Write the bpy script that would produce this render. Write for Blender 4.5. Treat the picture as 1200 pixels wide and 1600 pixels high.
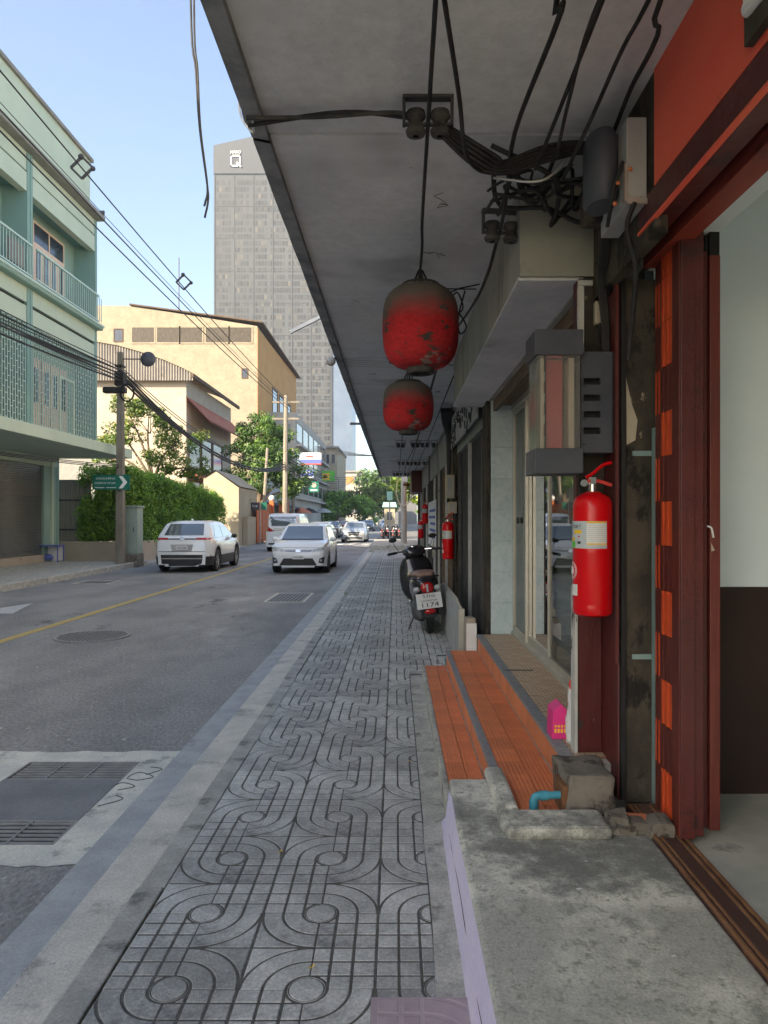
import bpy, bmesh, math, random
import numpy as np
from mathutils import Vector, Matrix, noise as mnoise
from mathutils.bvhtree import BVHTree
R = math.radians
random.seed(7); rng = np.random.default_rng(7)
for o in list(bpy.data.objects): bpy.data.objects.remove(o)
SC = bpy.context.scene; COL = SC.collection

# ---------------------------------------------------------------- camera, sky, sun, exposure
F = 1110.0; VX, VY, CH = 618.0, 810.0, 1.65          # focal length in photo pixels, vanishing point, eye height
cd = bpy.data.cameras.new('camera'); cam = bpy.data.objects.new('camera', cd); COL.objects.link(cam)
cam.location = (0, 0, CH); cam.rotation_euler = (R(90), 0, 0)
cd.sensor_fit = 'VERTICAL'; cd.sensor_height = 24; cd.lens = 24*F/1600
cd.shift_x = -(VX-600)/1600; cd.shift_y = (VY-800)/1600
cd.clip_start = .05; cd.clip_end = 4000
SC.camera = cam
SUN_EL, SUN_AZ = 29.0, 222.0                          # azimuth clockwise from +Y: behind the camera, to the left
w = bpy.data.worlds.new('World'); SC.world = w; w.use_nodes = True
nt = w.node_tree; bg = nt.nodes['Background']
sky = nt.nodes.new('ShaderNodeTexSky'); sky.sky_type = 'NISHITA'; sky.sun_disc = False
sky.sun_elevation = R(SUN_EL); sky.sun_rotation = R(SUN_AZ); sky.air_density = 1.0; sky.dust_density = 1.6; sky.ozone_density = 1.1
nt.links.new(sky.outputs[0], bg.inputs[0]); bg.inputs[1].default_value = .107
sl = bpy.data.lights.new('sun', 'SUN'); sl.energy = 4.6; sl.angle = R(.6); sl.color = (1, .84, .62)
so = bpy.data.objects.new('sun', sl); COL.objects.link(so)
sd = Vector((math.sin(R(SUN_AZ))*math.cos(R(SUN_EL)), math.cos(R(SUN_AZ))*math.cos(R(SUN_EL)), math.sin(R(SUN_EL))))
so.rotation_euler = sd.to_track_quat('Z', 'Y').to_euler(); so.location = (-40, -60, 60)
SC.view_settings.view_transform = 'Standard'; SC.view_settings.look = 'None'
SC.view_settings.exposure = 1.8; SC.view_settings.gamma = 1
SC.render.engine = 'CYCLES'
SC.cycles.max_bounces = 8; SC.cycles.diffuse_bounces = 5; SC.cycles.glossy_bounces = 4
SC.cycles.transparent_max_bounces = 12

def at(px, py, Y):                                    # photo pixel + distance -> world point
    return Vector(((px-VX)/F*Y, Y, CH-(py-VY)/F*Y))
def onz(px, py, z):                                   # photo pixel on a level plane
    return at(px, py, (CH-z)*F/(py-VY))

# ---------------------------------------------------------------- mesh helpers
ORG = {}
class MB:
    def __init__(s): s.v = []; s.f = []; s.m = []
    def add(s, vs, fs, m=0):
        b = len(s.v); s.v += [tuple(p) for p in vs]
        s.f += [tuple(b+i for i in f) for f in fs]; s.m += [m]*len(fs); return s
    def box(s, x0, y0, z0, x1, y1, z1, m=0):
        if x0 > x1: x0, x1 = x1, x0
        if y0 > y1: y0, y1 = y1, y0
        if z0 > z1: z0, z1 = z1, z0
        return s.add([(x0,y0,z0),(x1,y0,z0),(x1,y1,z0),(x0,y1,z0),(x0,y0,z1),(x1,y0,z1),(x1,y1,z1),(x0,y1,z1)],
                     [(0,3,2,1),(4,5,6,7),(0,1,5,4),(1,2,6,5),(2,3,7,6),(3,0,4,7)], m)
    def quad(s, a, b, c, d, m=0): return s.add([a,b,c,d], [(0,1,2,3)], m)
    def bar(s, a, b, w, h=None, m=0):                 # square bar between two points
        a = Vector(a); b = Vector(b); h = h or w; d = (b-a).normalized()
        u = d.cross(Vector((0,0,1)))
        if u.length < 1e-4: u = Vector((1,0,0))
        u.normalize(); n = u.cross(d)
        ps = [p+u*(i*w/2)+n*(j*h/2) for p in (a,b) for i,j in ((-1,-1),(1,-1),(1,1),(-1,1))]
        return s.add(ps, [(3,2,1,0),(4,5,6,7),(0,1,5,4),(1,2,6,5),(2,3,7,6),(3,0,4,7)], m)
    def tube(s, pts, r, seg=7, m=0, cap=True):
        pts = [Vector(p) for p in pts]; n = len(pts); rs = r if hasattr(r, '__len__') else [r]*n
        vs = []; up = None
        for i, p in enumerate(pts):
            d = (pts[min(i+1,n-1)]-pts[max(i-1,0)]).normalized()
            if up is None: up = Vector((0,0,1)) if abs(d.z) < .9 else Vector((1,0,0))
            u = d.cross(up)
            if u.length < 1e-3: u = d.cross(Vector((0,1,0)))
            u.normalize(); q = u.cross(d); up = q
            vs += [p+(u*math.cos(t)+q*math.sin(t))*rs[i] for t in [2*math.pi*k/seg for k in range(seg)]]
        fs = [(i*seg+k, i*seg+(k+1)%seg, (i+1)*seg+(k+1)%seg, (i+1)*seg+k) for i in range(n-1) for k in range(seg)]
        if cap: fs += [tuple(reversed(range(seg))), tuple((n-1)*seg+k for k in range(seg))]
        return s.add(vs, fs, m)
    def lathe(s, prof, c=(0,0,0), seg=20, m=0, axis='Z', a0=0, a1=2*math.pi):
        full = abs(a1-a0-2*math.pi) < 1e-6; k = seg if full else seg+1; vs = []; c = Vector(c)
        for r, z in prof:
            for j in range(k):
                t = a0+(a1-a0)*j/seg; x, y = r*math.cos(t), r*math.sin(t)
                vs.append(c+Vector({'Z':(x,y,z),'Y':(x,z,-y),'X':(z,x,y)}[axis]))
        fs = []
        for i in range(len(prof)-1):
            for j in range(seg):
                q = (j+1)%k; fs.append((i*k+j, i*k+q, (i+1)*k+q, (i+1)*k+j))
        return s.add(vs, fs, m)
    def prism(s, poly, axis, a0, a1, m=0):            # extrude a 2-D polygon along an axis
        f = {'X':lambda u,v,a:(a,u,v),'Y':lambda u,v,a:(u,a,v),'Z':lambda u,v,a:(u,v,a)}[axis]; n = len(poly)
        vs = [f(u,v,a0) for u,v in poly]+[f(u,v,a1) for u,v in poly]
        return s.add(vs, [tuple(range(n)), tuple(reversed(range(n,2*n)))]+[(i,n+i,n+(i+1)%n,(i+1)%n) for i in range(n)], m)
    def ball(s, c, r, m=0, seg=12, rings=8):
        r = r if hasattr(r, '__len__') else (r,r,r); vs = []; fs = []
        for i in range(rings+1):
            a = math.pi*i/rings
            for j in range(seg):
                t = 2*math.pi*j/seg; vs.append((c[0]+r[0]*math.sin(a)*math.cos(t), c[1]+r[1]*math.sin(a)*math.sin(t), c[2]+r[2]*math.cos(a)))
        for i in range(rings):
            for j in range(seg): fs.append((i*seg+j, (i+1)*seg+j, (i+1)*seg+(j+1)%seg, i*seg+(j+1)%seg))
        return s.add(vs, fs, m)
    def build(s, name, mats, parent=None, origin=None, smooth=False, bevel=0, fix=True):
        me = bpy.data.meshes.new(name)
        if parent is not None: org = ORG[parent.name]
        elif origin is not None: org = origin
        else:
            a = np.array(s.v); org = ((a[:,0].min()+a[:,0].max())/2, (a[:,1].min()+a[:,1].max())/2, a[:,2].min())
        me.from_pydata([(p[0]-org[0], p[1]-org[1], p[2]-org[2]) for p in s.v], [], s.f)
        mats = mats if isinstance(mats, (list, tuple)) else [mats]
        for mt in mats: me.materials.append(mt)
        if len(mats) > 1: me.polygons.foreach_set('material_index', s.m)
        if smooth: me.polygons.foreach_set('use_smooth', [True]*len(s.f))
        if fix:
            bm = bmesh.new(); bm.from_mesh(me); bmesh.ops.remove_doubles(bm, verts=bm.verts, dist=1e-5)
            bmesh.ops.recalc_face_normals(bm, faces=bm.faces); bm.to_mesh(me); bm.free()
        if smooth and smooth != 'all': me.set_sharp_from_angle(angle=R(38))
        o = bpy.data.objects.new(name, me); COL.objects.link(o)
        if parent is not None: o.parent = parent
        else: o.location = org
        ORG[o.name] = org
        if bevel:
            b = o.modifiers.new('bevel', 'BEVEL'); b.width = bevel; b.segments = 2; b.limit_method = 'ANGLE'; b.angle_limit = R(40)
        return o
def tag(o, label, cat=None, group=None, kind=None):
    o['label'] = label
    if cat: o['category'] = cat
    if group: o['group'] = group
    if kind: o['kind'] = kind
    return o
def thing(name, label, cat, loc, rz=0, group=None, local=False):
    o = bpy.data.objects.new(name, None); COL.objects.link(o); o.empty_display_size = .2
    o.location = loc; o.rotation_euler = (0,0,rz); ORG[o.name] = (0,0,0) if local else tuple(loc)
    return tag(o, label, cat, group)
def copy_tree(o, parent=None):
    c = o.copy(); COL.objects.link(c); ORG[c.name] = ORG[o.name]
    if parent: c.parent = parent
    for ch in list(o.children): copy_tree(ch, c)
    return c
def piece(mesh_obj, parent, loc, rot=(0,0,0)):         # a copy of a small piece that shares its mesh
    c = mesh_obj.copy(); COL.objects.link(c); c.parent = parent; c.location = loc; c.rotation_euler = rot; return c
def sag(a, b, d, n=14):
    a = Vector(a); b = Vector(b)
    return [a.lerp(b, t)-Vector((0,0,4*d*t*(1-t))) for t in [i/n for i in range(n+1)]]
def spline(pts, n=6):                                  # Catmull-Rom through points
    P = [Vector(p) for p in pts]; P = [P[0]*2-P[1]]+P+[P[-1]*2-P[-2]]; out = []
    for i in range(1, len(P)-2):
        for k in range(n):
            t = k/n; a, b, c, d = P[i-1:i+3]
            out.append(.5*((2*b)+(c-a)*t+(2*a-5*b+4*c-d)*t*t+(3*b-a-3*c+d)*t**3))
    return out+[P[-2]]
def text_mesh(txt, size, depth=.002):
    c = bpy.data.curves.new('t', 'FONT'); c.body = txt; c.size = size; c.align_x = 'CENTER'; c.align_y = 'CENTER'; c.extrude = depth; c.resolution_u = 2
    o = bpy.data.objects.new('t', c); COL.objects.link(o); dg = bpy.context.evaluated_depsgraph_get()
    me = bpy.data.meshes.new_from_object(o.evaluated_get(dg)); bpy.data.objects.remove(o); return me
def lettering(txt, size, mat, parent, center, facing='-Y', name='lettering', width=None, depth=.002, local=False):
    me = text_mesh(txt, size, depth); o = bpy.data.objects.new(name, me); COL.objects.link(o)
    me.materials.clear(); me.materials.append(mat)
    xs = [v.co.x for v in me.vertices]
    if width and xs:
        k = width/(max(xs)-min(xs))
        for v in me.vertices: v.co.x *= k
    g = ORG[parent.name]; o.parent = parent
    o.location = (center[0]-g[0], center[1]-g[1], center[2]-g[2])
    o.rotation_euler = {'-Y':(R(90),0,0),'+Y':(R(90),0,R(180)),'-X':(R(90),0,R(-90)),'+X':(R(90),0,R(90)),'Z':(0,0,0)}[facing]
    ORG[o.name] = g; return o

# ---------------------------------------------------------------- materials
def pm(name, c1, c2=None, sc=3., rough=.8, bump=0., bsc=60., metal=0., stain=None, spec=.35, stretch=(1,1,1), rand=0., coat=0., stain2=None, lo=.35, hi=.65, grain=None, stain3=None):
    m = bpy.data.materials.new(name); m.use_nodes = True; t = m.node_tree; N = t.nodes; L = t.links
    p = N['Principled BSDF']; p.inputs['Roughness'].default_value = rough; p.inputs['Metallic'].default_value = metal
    p.inputs['Specular IOR Level'].default_value = spec; p.inputs['Coat Weight'].default_value = coat
    if coat: p.inputs['Coat Roughness'].default_value = .06
    tc = N.new('ShaderNodeTexCoord'); mp = N.new('ShaderNodeMapping'); mp.inputs['Scale'].default_value = stretch
    L.new(tc.outputs['Object'], mp.inputs[0])
    def nz(scale, detail=7, rgh=.62):
        n = N.new('ShaderNodeTexNoise'); n.inputs['Scale'].default_value = scale; n.inputs['Detail'].default_value = detail
        n.inputs['Roughness'].default_value = rgh; L.new(mp.outputs[0], n.inputs['Vector']); return n.outputs[0]
    def ramp(src, a, b):
        r = N.new('ShaderNodeMapRange'); r.inputs[1].default_value = a; r.inputs[2].default_value = b; r.interpolation_type = 'SMOOTHSTEP'; L.new(src, r.inputs[0]); return r.outputs[0]
    def mix(f, a, b):
        x = N.new('ShaderNodeMix'); x.data_type = 'RGBA'
        if isinstance(f, float): x.inputs[0].default_value = f
        else: L.new(f, x.inputs[0])
        for i, q in ((6,a),(7,b)):
            if isinstance(q, tuple): x.inputs[i].default_value = (*q, 1)
            else: L.new(q, x.inputs[i])
        return x.outputs[2]
    col = c1
    if c2: col = mix(ramp(nz(sc), lo, hi), c1, c2)
    for st in (stain, stain2, stain3):
        if st: col = mix(ramp(nz(st[1], 9, .7), st[2], st[2]+(st[3] if len(st) > 3 else .08)), col, st[0])
    if rand:
        oi = N.new('ShaderNodeObjectInfo'); r = N.new('ShaderNodeMapRange'); r.inputs[3].default_value = 1-rand; r.inputs[4].default_value = 1+rand
        L.new(oi.outputs['Random'], r.inputs[0]); v = N.new('ShaderNodeHueSaturation'); L.new(r.outputs[0], v.inputs['Value'])
        if isinstance(col, tuple): v.inputs['Color'].default_value = (*col,1)
        else: L.new(col, v.inputs['Color'])
        col = v.outputs[0]
    if grain:
        r = N.new('ShaderNodeMapRange'); r.inputs[1].default_value = .3; r.inputs[2].default_value = .7; r.inputs[3].default_value = 1-grain[1]; r.inputs[4].default_value = 1+grain[1]
        L.new(nz(grain[0], 4, .75), r.inputs[0]); v = N.new('ShaderNodeHueSaturation'); L.new(r.outputs[0], v.inputs['Value'])
        if isinstance(col, tuple): v.inputs['Color'].default_value = (*col,1)
        else: L.new(col, v.inputs['Color'])
        col = v.outputs[0]
    if isinstance(col, tuple): p.inputs['Base Color'].default_value = (*col, 1)
    else: L.new(col, p.inputs['Base Color'])
    if bump:
        b = N.new('ShaderNodeBump'); b.inputs['Strength'].default_value = min(1, bump); b.inputs['Distance'].default_value = .004*max(1, bump)
        L.new(nz(bsc, 5, .7), b.inputs['Height']); L.new(b.outputs[0], p.inputs['Normal'])
        if rough < 1:
            r = N.new('ShaderNodeMapRange'); r.inputs[3].default_value = max(0, rough-.12); r.inputs[4].default_value = min(1, rough+.12)
            L.new(nz(sc*4), r.inputs[0]); L.new(r.outputs[0], p.inputs['Roughness'])
    return m
def glass(name, tint, refl=1.0, rough=0.0, ior=1.5):
    m = bpy.data.materials.new(name); m.use_nodes = True; t = m.node_tree; N = t.nodes; L = t.links; N.remove(N['Principled BSDF'])
    a = N.new('ShaderNodeBsdfTransparent'); a.inputs[0].default_value = (*tint,1); g = N.new('ShaderNodeBsdfGlossy'); g.inputs['Roughness'].default_value = rough
    f = N.new('ShaderNodeFresnel'); f.inputs[0].default_value = ior; x = N.new('ShaderNodeMixShader')
    L.new(f.outputs[0], x.inputs[0]); L.new(a.outputs[0], x.inputs[1]); L.new(g.outputs[0], x.inputs[2]); L.new(x.outputs[0], N['Material Output'].inputs[0]); return m
def leafmat(name, c1, c2, c3):
    m = bpy.data.materials.new(name); m.use_nodes = True; t = m.node_tree; N = t.nodes; L = t.links; N.remove(N['Principled BSDF'])
    at_ = N.new('ShaderNodeAttribute'); at_.attribute_name = 'tone'; r = N.new('ShaderNodeValToRGB'); e = r.color_ramp.elements
    e[0].color = (*c1,1); e[1].color = (*c3,1); k = e.new(.5); k.color = (*c2,1); L.new(at_.outputs['Fac'], r.inputs[0])
    d = N.new('ShaderNodeBsdfDiffuse'); tr = N.new('ShaderNodeBsdfTranslucent'); g = N.new('ShaderNodeBsdfGlossy'); g.inputs['Roughness'].default_value = .45
    L.new(r.outputs[0], d.inputs[0]); L.new(r.outputs[0], tr.inputs[0]); x = N.new('ShaderNodeMixShader'); x.inputs[0].default_value = .35
    L.new(d.outputs[0], x.inputs[1]); L.new(tr.outputs[0], x.inputs[2]); y = N.new('ShaderNodeMixShader'); y.inputs[0].default_value = .04
    L.new(x.outputs[0], y.inputs[1]); L.new(g.outputs[0], y.inputs[2]); L.new(y.outputs[0], N['Material Output'].inputs[0]); return m
def emat(name, c, s):
    m = bpy.data.materials.new(name); m.use_nodes = True; p = m.node_tree.nodes['Principled BSDF']
    p.inputs['Base Color'].default_value = (*c,1); p.inputs['Emission Color'].default_value = (*c,1); p.inputs['Emission Strength'].default_value = s; return m
M = {}
M['asphalt'] = pm('asphalt', (.185,.186,.184), (.265,.263,.255), .9, .88, 1.8, 80, stain=((.42,.41,.375), .5, .52, .22), stain2=((.105,.106,.107), 1.2, .58, .10), stain3=((.40,.395,.375), 22, .585, .08), stretch=(1,.5,1), grain=(45,.42))
M['concrete'] = pm('concrete', (0.364,0.371,0.350), (0.504,0.511,0.476), 3.5, .88, .9, 120, stain=((0.182,0.189,0.182), 2.1, .56, .14), stain2=((0.630,0.630,0.560), 6, .66, .06))
M['gutter'] = pm('gutter_concrete', (0.302,0.317,0.323), (0.376,0.390,0.389), 5, .85, .6, 160, stain=((0.219,0.229,0.231), 3, .58, .1), grain=(70,.16))
M['apron'] = pm('white_concrete', (0.448,0.453,0.416), (0.576,0.565,0.501), 4, .9, .8, 140, stain=((0.256,0.262,0.250), 3.2, .54, .12), stain2=((0.139,0.144,0.144), 7, .68, .05), grain=(80,.2))
M['kerb'] = pm('kerb_concrete', (0.297,0.297,0.273), (0.406,0.396,0.362), 6, .9, .8, 120, stain=((0.158,0.160,0.144), 4, .58, .1), rand=.08, grain=(80,.22))
M['tile'] = pm('cement_tile', (0.308,0.314,0.300), (0.479,0.479,0.454), 3.5, .72, 1., 150, stain=((0.177,0.182,0.180), 1.3, .52, .14), stain2=((0.661,0.650,0.604), 2.8, .61, .12), stain3=((0.103,0.103,0.100), 11, .69, .03), rand=.22, grain=(70,.32))
M['pinktile'] = pm('pink_cement_tile', (.33,.26,.29), (.42,.34,.37), 6, .8, .5, 200, stain=((.36,.19,.20), 5, .6, .12))
M['grout'] = pm('dark_grout', (.05,.05,.048), (.09,.09,.085), 20, .95)
M['cement'] = pm('cement_fill', (.34,.335,.30), (.46,.45,.405), 8, .92, 1., 90, stain=((.19,.19,.17), 5, .53, .12), grain=(70,.25))
M['platform'] = pm('worn_concrete', (.42,.418,.375), (.68,.668,.59), 1.5, .86, 1., 110, stain=((.21,.213,.195), 1.25, .50, .12), stain2=((.30,.30,.25), 30, .50, .16), stain3=((.14,.143,.125), 7, .66, .06), grain=(110,.24), lo=.43, hi=.58)
M['lavender'] = pm('lavender_paint', (.62,.57,.78), (.68,.63,.80), 3, .75, .4, 50, stain=((.50,.47,.60), 5, .62, .1), grain=(40,.08))
M['soffit'] = pm('soffit_plaster', (0.550,0.570,0.595), (0.678,0.694,0.708), .9, .92, .6, 30, stain=((0.394,0.404,0.413), 1.0, .52, .2), stain2=((0.248,0.252,0.251), 2.1, .64, .10), stain3=((0.156,0.162,0.162), 11, .70, .04), grain=(16,.10))
M['soffit_edge'] = pm('mouldy_edge', (0.150,0.158,0.173), (0.285,0.292,0.307), 5, .95, .8, 40)
M['beamconc'] = pm('beam_plaster', (0.257,0.267,0.227), (0.332,0.338,0.288), 2, .9, .4, 40, stain=((0.166,0.170,0.140), 2, .58, .12))
M['beamside'] = pm('beam_side', (0.367,0.362,0.318), (0.269,0.269,0.245), 3, .9, .4, 40, stain=((0.147,0.147,0.122), 3, .55, .12), stretch=(1,1,.25))
M['redwall'] = pm('red_wall_paint', (0.820,0.149,0.082), (0.818,0.115,0.076), 2, .62, .35, 14, stain=((0.599,0.095,0.069), 5, .64, .1))
M['maroon'] = pm('maroon_paint', (0.074,0.014,0.014), (0.105,0.019,0.017), 3, .45, 1.2, 18, spec=.5, stain=((0.040,0.011,0.011), 4, .56, .12), stain2=((0.022,0.019,0.016), 8, .66, .05))
M['maroon2'] = pm('maroon_door', (0.143,0.028,0.020), (0.097,0.018,0.015), 4, .5, .6, 40, stain=((0.060,0.014,0.011), 5, .58, .1), stain2=((0.299,0.067,0.038), 12, .69, .04), stretch=(3,3,.5), spec=.45)
M['orange'] = pm('orange_red_board', (0.713,0.098,0.021), (0.529,0.063,0.018), 14, .6, .4, 50, stretch=(4,4,.5), spec=.4)
M['darkpier'] = pm('dirty_pier', (0.041,0.035,0.028), (0.085,0.072,0.054), 5, .9, 1.2, 50, stain=((0.019,0.017,0.015), 6, .52, .1), stain2=((0.371,0.317,0.223), 11, .645, .04), stretch=(1,1,.6))
M['peel'] = pm('peeling_pier', (0.101,0.017,0.017), (0.071,0.012,0.012), 3, .5, 1.6, 14, stain=((0.038,0.034,0.030), 9, .58, .05), stain2=((0.413,0.405,0.375), 12, .645, .03), stretch=(1,1,.45))
M['whitepeel'] = pm('white_peeling', (.52,.53,.50), (.42,.43,.41), 8, .8, .5, 40, stain=((.04,.035,.03), 11, .56, .05), stretch=(1,1,.35))
M['rubble'] = pm('rubble', (0.216,0.196,0.163), (0.144,0.130,0.112), 6, .95, 1.6, 45, stain=((0.072,0.059,0.051), 9, .54, .06), stain2=((0.303,0.119,0.061), 7, .70, .05))
M['teal'] = pm('teal_steel', (.20,.30,.30), (.25,.35,.34), 5, .5, .2, 60, stain=((.16,.09,.06), 6, .70, .05))
M['roomwhite'] = pm('room_white', (0.620,0.721,0.776), (0.676,0.778,0.820), 1.4, .85, .25, 30, stain=((0.507,0.597,0.641), 3, .62, .12), stain2=((0.310,0.330,0.349), 16, .745, .02))
M['roomdado'] = pm('room_dado', (0.021,0.011,0.010), (0.029,0.015,0.013), 3, .6, .4, 40, stain=((0.056,0.042,0.038), 12, .73, .03))
M['roomfloor'] = pm('room_floor', (0.350,0.357,0.329), (0.476,0.469,0.420), 3, .8, .6, 90, stain=((0.210,0.210,0.196), 3, .56, .12), stain2=((0.560,0.210,0.112), 2.6, .68, .08))
M['threshold'] = pm('rusty_threshold', (.075,.040,.036), (.12,.062,.045), 5, .5, .5, 60, stain=((.22,.10,.05), 6, .60, .08), stain2=((.33,.28,.24), 7, .70, .06), stretch=(1,.4,1))
M['rust'] = pm('rust', (.16,.075,.035), (.24,.12,.06), 8, .8, .6, 80)
M['otile'] = pm('orange_tile', (.66,.200,.075), (.56,.165,.065), 9, .55, .3, 70, stain=((.48,.26,.17), 6, .58, .14), rand=.12, spec=.45, grain=(60,.15))
M['otile2'] = pm('orange_riser', (.64,.225,.10), (.56,.20,.10), 9, .6, .3, 70, stain=((.46,.30,.22), 5, .56, .14), rand=.10, grain=(60,.15))
M['nosing'] = pm('grey_nosing', (.20,.20,.21), (.26,.26,.265), 30, .8, .4, 200, rand=.04, grain=(120,.3))
M['black'] = pm('black_rubber', (.012,.012,.013), (.02,.02,.022), 8, .55, .2, 60)
M['cable'] = pm('cable', (.012,.012,.014), (.03,.03,.03), 9, .6)
M['dirtwire'] = pm('dusty_cable', (.03,.03,.03), (.08,.078,.072), 9, .8)
M['iron'] = pm('iron', (.055,.055,.06), (.09,.09,.095), 10, .55, .3, 120, metal=.3, stain=((.14,.10,.07), 6, .68, .08))
M['alu'] = pm('aluminium', (.55,.53,.47), (.48,.46,.41), 4, .38, .1, 80, metal=.55)
M['galv'] = pm('galvanised', (.36,.37,.38), (.46,.47,.47), 6, .42, .2, 60, metal=.6)
M['darkbox'] = pm('slate_metal', (.055,.062,.080), (.075,.082,.10), 5, .5, .2, 60, stain=((.13,.13,.135), 8, .68, .06))
M['cream'] = pm('cream_plastic', (0.464,0.416,0.320), (0.400,0.360,0.280), 4, .55)
M['extred'] = pm('extinguisher_red', (.62,.002,.006), (.56,.002,.006), 3, .32, 0, spec=.3, coat=.12)
M['white'] = pm('white_paper', (.72,.73,.72), (.66,.67,.66), 9, .7)
M['yellowp'] = pm('yellow_print', (.80,.50,.03)); M['greenp'] = pm('green_print', (.12,.50,.06)); M['greyp'] = pm('grey_print', (.45,.50,.53)); M['bluep'] = pm('blue_print', (.10,.13,.40))
M['inkp'] = pm('dark_print', (.05,.05,.06)); M['redp'] = pm('red_print', (.60,.06,.05))
M['btile'] = pm('pale_blue_tile', (.44,.55,.58), (.50,.60,.62), 5, .28, .1, 40, stain=((.40,.50,.55), 6, .58, .1), rand=.06, spec=.5)
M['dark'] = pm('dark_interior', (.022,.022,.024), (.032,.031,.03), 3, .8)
M['gate'] = pm('dark_gate', (.05,.052,.055), (.085,.085,.085), 4, .5, .3, 60, metal=.2)
M['greyboard'] = pm('grey_board', (.33,.34,.34), (.40,.405,.395), 4, .75, .3, 60, stain=((.22,.23,.23), 3, .6, .1))
M['wood'] = pm('old_wood', (.11,.075,.045), (.18,.13,.085), 6, .7, .4, 60, stretch=(4,.4,4))
M['room'] = pm('shop_interior', (.40,.40,.38), (.45,.45,.42), 2, .8)
M['pipe'] = pm('blue_pipe', (.05,.26,.36), (.08,.32,.42), 9, .5, .1, 60, stain=((.25,.30,.30), 14, .66, .06))
M['pink'] = pm('pink_card', (.72,.04,.24), (.68,.035,.22), 5, .5)
M['plastic'] = pm('white_plastic', (.72,.73,.72), (.62,.64,.64), 12, .35, .5, 25)
M['greenbag'] = pm('green_print_bag', (.10,.40,.22))
M['leafyellow'] = pm('fallen_leaf', (.62,.44,.06))
M['sgreen'] = pm('green_wall', (0.229,0.346,0.303), (0.254,0.372,0.323), 1.5, .85, .2, 20, stain=((0.194,0.295,0.258), 2, .62, .12))
M['lgreen'] = pm('light_green_wall', (0.443,0.532,0.436), (0.486,0.576,0.468), 1.2, .85, .2, 20, stain=((0.370,0.448,0.370), 2, .62, .12), stain2=((0.295,0.343,0.295), 1.1, .68, .08), stretch=(1,1,.5))
M['tgreen'] = pm('teal_green_wall', (0.212,0.342,0.314), (0.232,0.365,0.333), 1.2, .85, .2, 20, stain=((0.177,0.283,0.256), 2, .62, .12))
M['cornice'] = pm('grey_cornice', (0.211,0.208,0.192), (0.256,0.253,0.230), 3, .9, .3, 30)
M['railgreen'] = pm('green_rail', (0.403,0.546,0.499), (0.453,0.595,0.539), 6, .6)
M['peach'] = pm('peach_door', (.62,.48,.38), (.66,.52,.42), 3, .7)
M['winglass'] = pm('dark_window', (.035,.045,.065), (.05,.06,.08), 2, .12, spec=.6)
M['shutter'] = pm('shutter_steel', (0.171,0.183,0.186), (0.239,0.249,0.239), 1.5, .35, .1, 40, metal=.6, stretch=(1,1,.3))
M['yellowwall'] = pm('cream_brick_wall', (0.243,0.211,0.153), (0.286,0.248,0.181), 1.2, .9, .9, 9, stain=((0.216,0.181,0.124), .8, .6, .1), grain=(3,.14))
M['ochre'] = pm('ochre_wall', (.46,.25,.085), (.52,.29,.10), .6, .9, .2, 10, stain=((.38,.21,.08), 1, .62, .1))
M['roofbrown'] = pm('brown_roof', (0.084,0.055,0.034), (0.109,0.076,0.050), 2, .85)
M['curtain'] = pm('louvre_window', (.022,.018,.013), (.075,.06,.042), 8, .6, stretch=(5,1,.3), lo=.45, hi=.55)
M['corr'] = pm('corrugated', (0.216,0.200,0.180), (0.256,0.236,0.208), 1.5, .6, .1, 20, metal=.1, stain=((0.168,0.136,0.108), 1, .60, .1))
M['palewall'] = pm('pale_wall', (0.340,0.293,0.230), (0.383,0.332,0.268), 1, .9, .2, 20, stain=((0.281,0.234,0.174), 1.2, .6, .1))
M['redroof'] = pm('red_awning', (.34,.10,.055), (.40,.14,.08), 2, .8)
M['creamwall'] = pm('cream_house', (0.340,0.297,0.212), (0.374,0.332,0.246), 1, .9, .2, 20, stain=((0.281,0.238,0.162), 1.6, .62, .1))
M['orangegate'] = pm('orange_gate', (0.446,0.122,0.033), (0.403,0.101,0.029), 3, .7)
M['tower'] = pm('tower_stone', (0.059,0.066,0.072), (0.070,0.077,0.082), .05, .8)
M['tower2'] = pm('tower_dark', (0.043,0.048,0.056), (0.048,0.055,0.063), .05, .6)
M['bluewall'] = pm('tower_blue_side', (0.096,0.132,0.192), (0.120,0.162,0.228), .1, .3)
M['offwhite'] = pm('off_white_wall', (0.336,0.324,0.296), (0.384,0.372,0.336), .6, .85, .1, 10, stain=((0.272,0.260,0.232), .7, .62, .1))
M['pole'] = pm('concrete_pole', (.20,.175,.14), (.27,.24,.195), 4, .9, .5, 60, stretch=(1,1,.3))
M['poleold'] = pm('old_pole', (.15,.135,.11), (.22,.20,.165), 4, .9, .5, 60, stain=((.36,.36,.34), 3, .66, .06), stretch=(1,1,.3))
M['cabinet'] = pm('grey_green_cabinet', (.23,.29,.26), (.27,.33,.29), 3, .6, .1, 40, stain=((.33,.36,.33), 5, .66, .08))
M['signgreen'] = pm('sign_green', (.01,.13,.09), (.012,.15,.10), 3, .45); M['signwhite'] = pm('sign_white', (.72,.74,.74))
M['yellowline'] = pm('yellow_road_paint', (.46,.34,.10), (.40,.30,.12), 6, .8, .5, 200, stain=((.16,.15,.13), 9, .60, .06))
M['whiteline'] = pm('white_road_paint', (.50,.51,.51), (.42,.43,.43), 6, .8, .5, 200, stain=((.15,.155,.16), 9, .58, .06))
M['bark'] = pm('bark', (.12,.09,.06), (.19,.15,.11), 9, .95, 1., 40, stretch=(2,2,.5))
M['leaf_hedge'] = leafmat('hedge_leaf', (0.072,0.156,0.024), (0.180,0.336,0.048), (0.360,0.564,0.072))
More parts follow.
